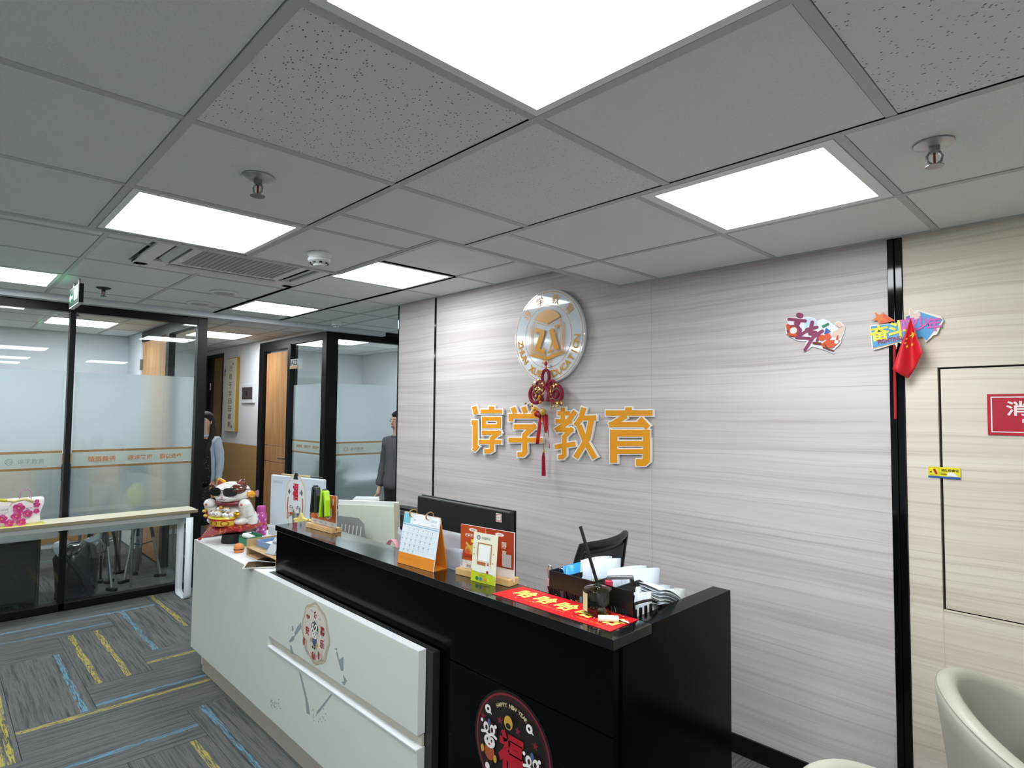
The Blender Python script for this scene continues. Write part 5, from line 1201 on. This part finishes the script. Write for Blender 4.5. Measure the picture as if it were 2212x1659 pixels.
# ================================================================== FURNITURE
def office_chair(loc, rz, label, mesh, cat='office chair'):
    t = thing('office_chair', label, cat, loc, (0, 0, rz), 'black office chairs behind the desk')
    FRM = M('#0d0d0e', .4)
    def back(u, v): x = (u-.5)*.46*(1-.18*v*v); return (x, .20+1.1*x*x*-1+.05*v*v, .50+.50*v)
    m = MB(); m.grid(lambda u, v: back(.07+.86*u, .06+.86*v), 14, 10); m.build('backrest', mesh, t, thick=.012)
    E_ = [back(u, 0) for u in [i/10 for i in range(11)]]+[back(1, v) for v in [i/10 for i in range(1, 11)]]+[back(1-u, 1) for u in [i/10 for i in range(1, 11)]]+[back(0, 1-v) for v in [i/10 for i in range(1, 10)]]
    MB().tube(E_, .016, 8, closed=True).build('back_frame', FRM, t)
    m = MB(); m.grid(lambda u, v: (lambda p, q: (p[0], p[1]-.014, p[2]))(back(.06+.88*u, .80+.17*v), 0), 10, 3); m.build('top_rail', FRM, t, thick=.022)
    m = MB(); m.ell((0, 0, .44), (.24, .24, .055), 24, 10); m.build('seat', M('#141415', .8), t)
    MB().tube([(0, .16, .42), (0, .25, .46), (0, .225, .60)], .022, 8).build('back_bracket', FRM, t)
    MB().tube([(0, 0, .12), (0, 0, .40)], .026, 12).build('gas_column', STEEL, t)
    for k in range(5):
        a_ = 2*PI*k/5; MB().tube([(.02*math.cos(a_), .02*math.sin(a_), .11), (.27*math.cos(a_), .27*math.sin(a_), .062)], [.024, .016], 8).build('leg', FRM, t)
        MB().lathe([(.026, -.012), (.026, .012)], 14, T=TRS((.28*math.cos(a_), .28*math.sin(a_), .026), (PI/2, 0, a_))).build('castor', BLACK, t)
MESHB = M('#1d1e1f', .85, var=.3, scale=300.)
office_chair((-1.86, 2.16, 0), -PI/2+.12, 'black mesh office chair behind the document rack', MESHB)
office_chair((-2.86, 1.765, .0), -.10, 'black office chair behind the counter, left of the monitor', M('#20262a', .75, var=.2))
def tub_chair(loc, rz, label):
    t = thing('tub_chair', label, 'armchair', loc, (0, 0, rz), 'beige tub chairs at lower right')
    LEA = M('#b3b1a1', .42, var=.10, scale=9., bump=.05); R0 = .315
    def prof(a_):                      # a_: angle from the back centre; rim height falls towards the arms' fronts
        k = abs(a_)/2.25; return .80-.17*(3*k*k-2*k*k*k) if k < 1 else .63
    def shell(inner):
        def f(u, v):
            a_ = (u-.5)*2*2.25; top = prof(a_); z = .36+(top-.36)*v
            r = (R0-.055*inner)*(.80+.20*v**.8)*(1+.02*math.cos(a_)); k = abs(a_)/2.25
            return (-r*math.cos(a_)*.98, r*math.sin(a_)*.97, z)
        return f
    out, inn = shell(0), shell(1); m = MB(); NU, NV, NR = 44, 10, 5
    rows = [[out(i/NU, j/NV) for i in range(NU+1)] for j in range(NV+1)]
    for q in range(1, NR):
        an = PI*q/NR; row = []
        for i in range(NU+1):
            o_, n_ = Vector(out(i/NU, 1)), Vector(inn(i/NU, 1)); c = (o_+n_)/2; e = (o_-n_)/2
            row.append(tuple(c+e*math.cos(an)+Vector((0, 0, 1))*e.length*math.sin(an)*.95))
        rows.append(row)
    rows += [[inn(i/NU, 1-j/NV) for i in range(NU+1)] for j in range(NV+1)]
    vs = [p for r_ in rows for p in r_]; n = NU+1
    m.add(vs, [(j*n+i, j*n+i+1, (j+1)*n+i+1, (j+1)*n+i) for j in range(len(rows)-1) for i in range(NU)]); K = len(rows)
    m.add([rows[j][0] for j in range(K)], [tuple(range(K))]); m.add([rows[j][NU] for j in range(K)], [tuple(range(K-1, -1, -1))])
    m.build('shell', LEA, t)
    P_ = [tuple(Vector(out((i+.5)/45, 1))*.985+Vector((0, 0, .026))) for i in range(45)]
    MB().tube(P_, .0016, 5).build('piping_seam', M('#8d8b7e', .6), t)
    m = MB(); m.lathe([(.01, .345), (.23, .345), (.255, .37), (.25, .43), (.20, .455), (.01, .46)], 36); m.build('seat_cushion', LEA, t)
    for k in range(4):
        a_ = PI/4+k*PI/2; MB().tube([(.16*math.cos(a_), .16*math.sin(a_), .35), (.25*math.cos(a_), .25*math.sin(a_), 0)], [.018, .011], 10).build('leg', M('#8a6a45', .5), t)
tub_chair((-.105, 2.155, 0), .10, 'beige leather tub chair nearer the timber wall, at right edge')
tub_chair((-.195, 1.365, 0), .10, 'beige leather tub chair nearest the camera, only its rim at the bottom edge')
t = thing('bag', 'black bag on the seat of the beige tub chair at the right edge', 'bag', (-.125, 2.12, .462))
MB().box((-.08, -.13, 0), (.12, .13, .27)).build('body', BLACK, t, False, .04); MB().tube([(0, -.07, .23), (0, -.05, .29), (0, .05, .29), (0, .07, .23)], .008, 8).build('handle', BLACK, t)
t = thing('round_table', 'small round table outside the right photo edge, between the tub chairs', 'table', (.50, 1.75, 0))
MB().lathe([(.33, .70), (.34, .71), (.34, .725), (.33, .735)], 48).build('tabletop', M('#d8cba8', .4), t); MB().tube([(0, 0, .02), (0, 0, .70)], .03, 16).build('column', M('#c9bfa6', .4), t); MB().lathe([(.22, 0), (.22, .012), (.04, .022)], 40).build('base', M('#c9bfa6', .4), t)

# ---- narrow bench table along the glass
t = thing('console_table', 'narrow console table with cream top and white loop legs along the glass wall', 'table', (-5.575, .35, 0))
box('tabletop', (-.12, -1.6, .704), (.125, 1.295, .728), M('#ddd6bd', .4), t, .002)
box('top_edge', (.1245, -1.6, .7045), (.1265, 1.2955, .7275), M('#8d8468', .5), t)
box('rail', (.085, -1.55, .668), (.115, 1.24, .7035), M('#b9bcb9', .4), t, .002); box('rail', (-.115, -1.55, .668), (-.085, 1.24, .7035), M('#b9bcb9', .4), t, .002)
def loop_leg(y):
    m = MB(); W2, Hh, r, tk = .120, .667, .045, .011
    P = []
    for cx, cz, a0 in ((-W2+r, r, PI), (W2-r, r, 1.5*PI)):
        for i in range(7): q = a0+PI/2*i/6; P.append((cx+r*math.cos(q), cz+r*math.sin(q)))
    path = [(-W2, Hh)]+P+[(W2, Hh)]
    b = MB(); n = len(path)
    vs = []
    for x, z in path: vs += [(x, y-.026, z), (x, y+.026, z)]
    b.add(vs, [(2*i, 2*i+1, 2*i+3, 2*i+2) for i in range(n-1)]); o = b.build('loop_leg', M('#dfe5e8', .35), t, thick=tk)
for y in (1.235, -1.45): loop_leg(y)
MB().lathe([(.010, 0), (.010, .001)], 12).build('floor_screw', STEEL, t, loc=(.03, 1.235, .007))
# gift bag
t = thing('gift_bag', 'white paper gift bag with pink flowers and ribbon on the console table', 'bag', (-5.56, .455, .7295), (0, 0, .0))
BG = M('#eee6e6', .55)
def bag(u, v):     # tapered bag body
    P = [(-.05, -.17), (.05, -.17), (.05, .17), (-.05, .17), (-.05, -.17)]; k = u*4; i = min(3, int(k)); f = k-i
    x = P[i][0]+(P[i+1][0]-P[i][0])*f; y = P[i][1]+(P[i+1][1]-P[i][1])*f
    return (x*(1-.35*v), y*(.86+.14*v)+.006*math.sin(8*v+3*u), .185*v)
MB().grid(bag, 24, 8).build('body', BG, t, thick=.002); MB().box((-.045, -.145, 0), (.045, .145, .003)).build('bottom', BG, t, False)
PKK = [M('#c8347c', .5), M('#d45a96', .5), M('#b82a66', .5)]; a = Art(z=0)
def flower(x, y, r, k):
    for i in range(5): q = 2*PI*i/5+k; a.ell(PKK[i % 2], x+r*.55*math.cos(q), y+r*.55*math.sin(q), r*.52, n=12)
    a.ell(PKK[2], x, y, r*.45, n=12); a.star(M('#e88a7a', .5), x, y, r*.35)
for x, y, r, k in ((.035, .12, .034, 0), (.02, .065, .030, .5), (.082, .075, .029, .2), (.135, .13, .020, .1), (.132, .085, .018, .9), (-.02, .024, .026, .3), (.045, .022, .028, .7), (-.06, .060, .03, .1), (-.12, .12, .032, .4), (-.10, .03, .03, .6), (.135, .155, .014, .6)): flower(x, y, r, k)
a.text(GRY, 'mom', -.045, .118, .014, .04).text(GRY, 'my!', -.045, .098, .018, .04); a.rect(GRY, .072, .110, .086, .116).rect(GRY, .094, .110, .106, .116).rect(GRY, .07, .05, .1, .052).rect(GRY, .07, .044, .09, .046)
ob = a.build('print', t); ob.matrix_local = Matrix(((0, -.094, 1, .0525), (1, 0, 0, 0), (0, 1, 0, 0), (0, 0, 0, 1)))
YR_ = M('#e6dc9a', .5); LY = M('#e4e23a', .5)
def strip(name, path, w, m_):
    b = MB(); P = [Vector(p) for p in path]; n = len(P)-1
    b.grid(lambda u, v: tuple(P[min(n, int(round(v*n)))]+Vector((0, .35, .9))*(u-.5)*w), 1, n); b.build(name, m_, t, thick=.001)
strip('ribbon', [(.055, -.05, .185), (.064, -.02, .18), (.062, .0, .172), (.058, .02, .178), (.064, .06, .185), (.062, .11, .160)], .022, YR_)
strip('ribbon', [(.058, .0, .172), (.064, -.02, .15), (.066, -.035, .11), (.066, -.05, .07)], .020, YR_); strip('ribbon', [(.056, -.16, .20), (.062, -.10, .195), (.060, -.04, .180)], .022, LY)
for x, c in ((.033, M('#b88aa8', .5)), (-.033, M('#b88aa8', .5))): MB().tube([(x, .035, .175), (x, .035, .225), (x, .05, .245), (x, .085, .245), (x, .10, .225), (x, .095, .175)], .0028, 6).build('handle', c, t)
t = thing('envelope', 'thin yellow envelope under the pink flowered gift bag', 'envelope', (-5.535, .45, .7283), (0, 0, .02)); MB().box((-.07, -.18, 0), (.065, .185, .0009)).build('sheet', M('#e0d84a', .5), t, False); MB().box((-.02, -.18, .0009), (.02, .185, .00105)).build('flap', M('#d4cc40', .5), t, False)

# ---- things inside the left glass room
def tripod(x, y, rz, label, h=.72, c='#a9adb0'):
    t = thing('tripod_stand', label, 'stand', (x, y, 0), (0, 0, rz), 'folding stands behind the glass')
    al = M(c, .3, metal=.7); dk = M('#2a2d30', .5)
    for k in range(3):
        a_ = 2*PI*k/3+.3; f = Vector((.17*math.cos(a_), .17*math.sin(a_), .02)); top = Vector((.03*math.cos(a_), .03*math.sin(a_), h))
        MB().tube([f, f.lerp(top, .55)], .011, 8).build('leg', al, t); MB().tube([f.lerp(top, .5), top], .015, 8).build('upper_leg', dk, t)
        MB().box((-.05, -.022, 0), (.05, .022, .028), T=TRS((f.x, f.y, 0), (0, 0, a_))).build('foot', BLACK, t, False, .006)
        MB().tube([f.lerp(top, .45), (0, 0, h*.42)], .006, 6).build('brace', dk, t)
    MB().tube([(0, 0, .28), (0, 0, h+.16)], .014, 8).build('column', al, t); MB().lathe([(.05, h), (.05, h+.03), (.02, h+.05)], 16).build('head', dk, t)
tripod(-6.30, 1.12, .1, 'folding tripod stand behind the glass, farthest from the corridor'); tripod(-6.44, 1.46, .8, 'folding tripod stand behind the glass, nearest the corridor'); tripod(-6.68, 1.20, 1.6, 'dark folding tripod stand behind the other two tripods', .74, '#4a4d50')
t = thing('plastic_bag', 'dark bag wrapped in shiny clear plastic behind the glass', 'bag', (-6.16, .935, 0), (0, 0, .3))
m = MB(); m.lathe([(.14, 0), (.155, .02), (.15, .20), (.165, .34), (.12, .42), (.06, .44)], 22, T=TRS((0, 0, 0), (0, 0, 0), (.75, 1, 1))); m.v = [(x*(1+.10*math.sin(z*31+y*22)), y*(1+.08*math.sin(z*23+x*40)), z) for x, y, z in m.v]; m.build('sack', M('#23262f', .12, coat=.8, var=.4, scale=14., bump=.8), t)
rb = random.Random(4); b = MB(); b.grid(lambda u, v: (.15*(v-.5)+.02*math.sin(9*u), .34*(u-.5)+.02*math.sin(7*v), .40+.07*math.sin(6*u+4*v)+.03*math.sin(17*u*v)), 16, 8); b.build('plastic_wrap', VIN, t)
MB().tube([(.07, -.13, .37), (.115, -.06, .25), (.12, .02, .10)], .018, 8).build('strap', M('#1c2426', .6), t)
t = thing('cabinet', 'low black cabinet behind the glass at the left photo edge', 'cabinet', (-6.25, .15, 0))
DKC = M('#17191a', .6, var=.15)
for nm, a_, b_ in (('cabinet_top', (-.30, -.8, .52), (.28, .52, .55)), ('side', (-.30, .50, .0), (.28, .52, .519)), ('side', (-.30, -.8, 0), (.28, -.78, .519)), ('back', (-.30, -.78, 0), (-.28, .50, .519)), ('shelf', (-.28, -.78, .05), (.26, .50, .07)), ('door', (.262, -.14, .072), (.28, .18, .518)), ('door', (.262, .184, .072), (.28, .498, .518))): box(nm, a_, b_, DKC, t, .002)
t = thing('paper_scrap', 'white paper scrap on the floor behind the glass at the left photo edge', 'paper', (-5.92, .50, .001), (0, 0, .4)); MB().grid(lambda u, v: (.05*(u-.5), .12*(v-.5), .006+.005*math.sin(7*u+5*v)), 4, 4).build('sheet', M('#dfe3e4', .7), t, thick=.0008); MB().grid(lambda u, v: (.03*(u-.5), .05+.03*v, .014+.016*v+.003*math.sin(7*u)), 3, 3).build('folded_corner', M('#dfe3e4', .7), t, thick=.0008)
t = thing('armchair', 'dark blue upholstered seat blurred behind the frosted film', 'chair', (-7.25, 1.05, 0), (0, 0, .4))
NV = M('#33485a', .8)
for nm, a_, b_ in (('seat', (-.24, -.24, .40), (.24, .24, .48)), ('backrest', (-.24, -.24, .48), (-.17, .24, 1.0))): box(nm, a_, b_, NV, t, .02)
for x in (-.2, .2):
    for y in (-.2, .2): MB().tube([(x, y, 0), (x, y, .40)], .014, 8).build('leg', STEEL, t)
t = thing('armchair', 'dark blue seat with red-brown edge blurred behind the film by the corner post', 'chair', (-6.95, 1.48, 0), (0, 0, -.3))
for nm, a_, b_ in (('seat', (-.10, -.12, .40), (.24, .12, .48)), ('backrest', (.15, -.12, .75), (.20, .12, 1.08))): box(nm, a_, b_, NV if nm == 'seat' else M('#3c4f5c', .8), t, .02)
box('back_edge', (.15, -.12, 1.08), (.20, .12, 1.10), M('#8a4a40', .6), t, .004)
for x in (-.06, .2):
    for y in (-.09, .09): MB().tube([(x, y, 0), (x, y, .40)], .012, 8).build('leg', STEEL, t)
for y in (-.09, .09): MB().tube([(.175, y, .44), (.175, y, .80)], .012, 8).build('back_post', STEEL, t)
t = thing('wall_lamp', 'round yellow floor globe blurred behind the frosted film', 'globe', (-6.15, 1.33, .80)); MB().ell((0, 0, 0), (.07, .07, .10)).build('shade', M('#d2cc3a', .5), t); MB().tube([(0, 0, -.80), (0, 0, -.09)], .012, 8).build('pole', STEEL, t)
t['category'] = 'lamp'; t.name = 'floor_lamp'; t['label'] = 'yellow shaded floor lamp blurred behind the frosted film by the corner post'
# ---- right glass room
t = thing('potted_plant', 'green leafy plant blurred behind the right glass by the corner post', 'plant', (-6.35, 3.30, 0))
MB().lathe([(.13, 0), (.17, .05), (.19, .40), (.18, .42)], 24).build('pot', M('#c9cdcc', .4), t); MB().tube([(0, 0, .40), (.02, .0, .80)], .018, 8).build('stem', M('#5a4a34', .7), t)
lm = MB(); lm.grid(lambda u, v: ((u-.5)*.10*math.sin(PI*min(.97, max(.03, v))), .0, v*.28), 2, 5); lm.v = [(x, -.18*z*z*3, z) for x, y, z in lm.v]; lme = lm.mesh('leaf', M('#2f6a3e', .5))
for k in range(44): link('leaf', lme, t, (rb.uniform(-.05, .05), rb.uniform(-.05, .05), rb.uniform(.45, .85)), (rb.uniform(.2, 1.2), 0, k*2.4))
t = thing('office_desk', 'white desk blurred behind the right glass beside the plant', 'desk', (-6.9, 3.95, 0)); box('desktop', (-.35, -.45, .71), (.35, .75, .74), M('#dfe3e3', .5), t, .003)
for x in (-.32, .32): box('desk_leg', (x-.015, -.44, 0), (x+.015, .74, .709), M('#4a5a50', .5), t)
t = thing('picture', 'pale poster on the back wall of the right glass room', 'poster', (-8.395, 3.9, 1.9), (PI/2, 0, PI/2)); MB().box((-.3, -.15, 0), (.3, .15, .01)).build('board', M('#c9d5d2', .6), t, False); MB().box((-.28, -.13, .0101), (.28, .13, .0108)).build('print', M('#b8c8c4', .6), t, False)

# ---- corridor things
t = thing('hanging_scroll', 'tall framed calligraphy board in a gold frame on the corridor wall', 'picture', (-8.505, YC-.006, 1.765), ONBACK)
MB().box((-.19, -.50, -.002), (.19, .50, .040)).build('gold_frame', M('#b08c2c', .35, metal=.5), t, False, .003)
MB().box((-.185, -.492, .0401), (.185, .492, .0425)).build('board', M('#d9d7c4', .6), t, False)
a = Art(z=.0426); a.rect(M('#c8c8b2', .6), -.13, -.46, .13, .46); a.rect(M('#d3d3bf', .6), -.125, -.455, .125, .455)
for k, ch in enumerate('行稳于学'): a.text(INK, ch, -.0, .36-k*.115, .075, .11)
for k, ch in enumerate('日日精新'): a.text(INK, ch, 0, -.085-k*.105, .075, .11)
a.rect(CRED, .07, .40, .10, .43).rect(CRED, .07, -.45, .10, -.41); a.build('print', t)
t = thing('breaker_box', 'white electrical breaker box with dark window on the corridor wall', 'breaker box', (-7.965, YC, 1.775), ONBACK)
MB().box((-.21, -.125, 0), (.21, .125, .025)).build('box_body', M('#dfe3e6', .4), t, False, .006); MB().box((-.165, -.075, .025), (.175, .08, .030)).build('window', M('#4a3f42', .2), t, False, .003); MB().box((-.02, -.03, .030), (.0, .03, .036)).build('switch', BLACK, t, False)
for x, ch, L in ((-8.80, 'A23', 'small wooden room plate A23 beside the far corridor door'), (-6.62, 'A22', 'small wooden room plate A22 on the glass beside the oak door')):
    t = thing('room_plate', L, 'sign', (x, YC-.006 if x > -7 else YC-.001, 2.07), ONBACK, 'wooden room number plates')
    MB().box((-.10, -.035, 0), (.10, .0, .012)).build('ledge', M('#d2b48a', .5), t, False, .002); MB().box((-.095, 0, .001), (.095, .075, .004)).build('back_plate', M('#d8d0c0', .5) if x < -7 else M('#c9cfcd', .4), t, False)
    a = Art(z=.0045); a.text(M('#3a3026', .5), ch, 0, .036, .060, .17, bold=.03); a.build('number', t)

# ================================================================== PEOPLE
SKIN_ = M('#d8ae96', .5, var=.03); HAIR = M('#17120f', .7, var=.2, scale=120.)
def skin(name, verts, edges, radii, mat, parent, sub=2, root=0):
    me = bpy.data.meshes.new(name); me.from_pydata(verts, edges, []); me.materials.append(mat)
    o = link(name, me, parent); md = o.modifiers.new('skin', 'SKIN'); md.use_smooth_shade = True
    sv = me.skin_vertices[0].data if me.skin_vertices else None
    if sv is None:
        bm = bmesh.new(); bm.from_mesh(me); bm.verts.layers.skin.verify(); bm.to_mesh(me); bm.free(); sv = me.skin_vertices[0].data
    for i, r in enumerate(radii): sv[i].radius = (r, r) if not isinstance(r, tuple) else r; sv[i].use_root = (i == root)
    ms = o.modifiers.new('sub', 'SUBSURF'); ms.levels = ms.render_levels = sub
    return o
def chain(a, b): return [(i, i+1) for i in range(a, b)]
def person(label, loc, rz, h, top_mat, low_mat, long_hair, arm_poses):
    """local frame: faces -Y, x to the person's left"""
    t = thing('person', label, 'person', loc, (0, 0, rz)); s = h/1.7
    V = lambda *p: tuple(c*s for c in p)
    # one continuous body: pelvis, spine, neck, head, arms with hands, legs with feet
    vs = [V(0, 0, .92), V(0, .01, 1.10), V(0, .01, 1.28), V(0, .0, 1.40), V(0, -.005, 1.47), V(0, -.012, 1.535), V(0, -.018, 1.60), V(0, -.012, 1.655)]
    rad = [.105*s, .090*s, .095*s, .060*s, .046*s, (.066*s, .080*s), (.074*s, .090*s), (.058*s, .070*s)]
    es = chain(0, 7)
    for sd, (el, wr, hd) in zip((-1, 1), arm_poses):
        b0 = len(vs); vs += [V(sd*(.125 if long_hair else .165), .005, 1.365), V(*el), V(*wr), V(*hd)]; rad += [.038*s, .032*s, .027*s, .030*s]; es += [(3, b0), (b0, b0+1), (b0+1, b0+2), (b0+2, b0+3)]
    for sd in (-1, 1):
        b0 = len(vs); vs += [V(sd*.085, 0, .84), V(sd*.09, -.012, .48), V(sd*.09, .01, .09), V(sd*.09, -.06, .045), V(sd*.095, -.14, .030)]; rad += [.066*s, .050*s, .036*s, .034*s, .026*s]; es += [(0, b0)]+chain(b0, b0+4)
    skin('body', vs, es, rad, SKIN_, t)
    for sd, (el, wr, hd) in zip((-1, 1), arm_poses):        # five fingers
        W_, H_ = Vector(V(*wr)), Vector(V(*hd)); d = (H_-W_).normalized(); sx = Vector((0, 1, 0)); nx = d.cross(sx).normalized()*-sd
        for k, L in enumerate((.062, .072, .068, .052)):
            p = H_+sx*(k-1.5)*.017*s; MB().tube([p, p+d*L*.55*s, p+(d+nx*.35).normalized()*L*s], [.0088*s, .008*s, .006*s], 8).build('finger', SKIN_, t)
        p = H_-sx*.028*s-d*.015*s; MB().tube([p, p+(d*.8-sx*.6).normalized()*.035*s, p+(d*.95-sx*.35).normalized()*.060*s], [.010*s, .009*s, .007*s], 8).build('thumb', SKIN_, t)
    # clothes
    k = len(vs)
    ct = [V(0, 0, .84), V(0, 0, .95), V(0, .012, 1.12), V(0, .012, 1.29), V(0, .004, 1.395), V(0, 0, 1.43)]; cr = [q_*s*(.90 if long_hair else 1.03) for q_ in (.176, .166, .152, .152, .105, .066)]; ce = chain(0, 5)
    for sd, (el, wr, hd) in zip((-1, 1), arm_poses):
        b0 = len(ct); E_, W_ = Vector(el), Vector(wr); ct += [V(sd*(.140 if long_hair else .170), .006, 1.375), V(*el), V(*E_.lerp(W_, .5)), V(*E_.lerp(W_, .93))]; cr += [q_*s*(.86 if long_hair else 1.12) for q_ in (.070, .056, .050, .044)]; ce += [(4, b0)]+chain(b0, b0+3)
    jk = skin('jacket', ct, ce, cr, top_mat, t)
    dm = bpy.data.textures.new('folds', 'CLOUDS'); dm.noise_scale = .06; md = jk.modifiers.new('folds', 'DISPLACE'); md.texture = dm; md.strength = .022; md.mid_level = .5
    MB().tube([V(.075*math.cos(q), .066*math.sin(q)+.0, 1.435+.012*math.sin(q)) for q in [2*PI*i/20 for i in range(20)]], .018*s, 8, closed=True).build('collar', top_mat, t)
    if long_hair:
        lv = [V(0, 0, .90), V(0, 0, .72), V(0, 0, .50), V(0, 0, .36)]; skin('dress', lv, chain(0, 3), [.155*s, .170*s, .185*s, .190*s], low_mat, t)
        fr = [V(.02, -.060, 1.40), V(.02, -.090, 1.22), V(.02, -.092, 1.02), V(.02, -.085, .80)]; skin('dress_front', fr, chain(0, 3), [.070*s, .105*s, .112*s, .13*s], low_mat, t)
    else:
        lv = [V(0, 0, .90), V(0, 0, .98)]; le = [(0, 1)]; lr = [.165*s, .145*s]
        for sd in (-1, 1): b0 = len(lv); lv += [V(sd*.085, 0, .82), V(sd*.09, -.01, .48), V(sd*.09, .008, .08)]; lr += [.100*s, .080*s, .070*s]; le += [(0, b0)]+chain(b0, b0+2)
        skin('trousers', lv, le, lr, low_mat, t)
    for sd in (-1, 1): MB().ell(V(sd*.092, -.055, .040), V(.046, .125, .042), 16, 10).build('shoe', M('#d8d8d6', .5) if long_hair else BLACK, t)
    # face
    zc = 1.588
    for sd in (-1, 1):
        e = MB(); e.ell(V(sd*.030, -.093, zc+.008), V(.014, .007, .0075), 12, 8); eo = e.build('eye', M('#efe9e4', .2), t)
        MB().ell(V(sd*.030, -.0985, zc+.008), V(.0065, .003, .0068), 10, 8).build('iris', M('#1a1310', .2), eo)
        MB().tube([V(sd*.014, -.094, zc+.027), V(sd*.030, -.097, zc+.032), V(sd*.046, -.086, zc+.028)], .0028*s, 6).build('eyebrow', HAIR, t)
        MB().ell(V(sd*.077, .0, zc-.004), V(.010, .018, .028), 10, 8).build('ear', SKIN_, t)
    MB().tube([V(0, -.092, zc+.012), V(0, -.106, zc-.020), V(0, -.100, zc-.030)], [.006*s, .011*s, .009*s], 8).build('nose', SKIN_, t)
    MB().ell(V(0, -.090, zc-.052), V(.022, .008, .007), 12, 8).build('mouth', M('#b8554e', .4), t)
    # hair
    m = MB(); m.ell(V(0, .008, 1.635), V(.088, .102, .082), 24, 16)
    m.v = [(x, y+(.020*s if z < 1.66*s and y < -.03*s else 0)+(.03*s if z < 1.60*s and y < -.02*s else 0), z) for x, y, z in m.v]; m.build('hair', HAIR, t)
    if long_hair:
        for sd in (-1, 1): skin('hair_lock', [V(sd*.070, .01, 1.67), V(sd*.088, .015, 1.56), V(sd*.100, -.03, 1.43), V(sd*.095, -.125, 1.28), V(sd*.09, -.150, 1.15)], chain(0, 4), [.020*s, .026*s, .034*s, .034*s, .014*s], HAIR, t)
        skin('hair_back', [V(0, .075, 1.64), V(0, .10, 1.48), V(0, .125, 1.28), V(0, .125, 1.16)], chain(0, 3), [.070*s, .085*s, .085*s, .04*s], HAIR, t)
    return t
def m_dots():
    n = NT('black_dotted_dress'); v = n.n('TexVoronoi', {'Vector': n.n('TexCoord').outputs['Object'], 'Scale': 45.}).outputs[0]
    return n.end(n.n('BsdfPrincipled', {'Base Color': n.mix(n.math('LESS_THAN', v, .16), lin('#0d0e11'), lin('#9aa0a8')), 'Roughness': .8}).outputs[0])
person('woman in black dotted dress and pale blue jacket standing in the corridor', (-6.915, 2.130, 0), .80, 1.53, M('#bcc7d3', .8, var=.08, scale=12.), m_dots(), True,
       [((-.185, .03, 1.12), (-.18, -.03, .88), (-.175, -.045, .80)), ((.185, .03, 1.12), (.175, -.01, .88), (.17, -.02, .80))])
person('man in dark grey jacket standing before the right glass, half hidden by the timber wall', (-5.065, 3.355, 0), .10, 1.56, M('#55565a', .8, var=.15, scale=30.), M('#26272a', .8), False,
       [((-.25, .01, 1.11), (-.245, -.06, .86), (-.24, -.08, .78)), ((.25, .01, 1.11), (.24, -.05, .86), (.235, -.06, .78))])
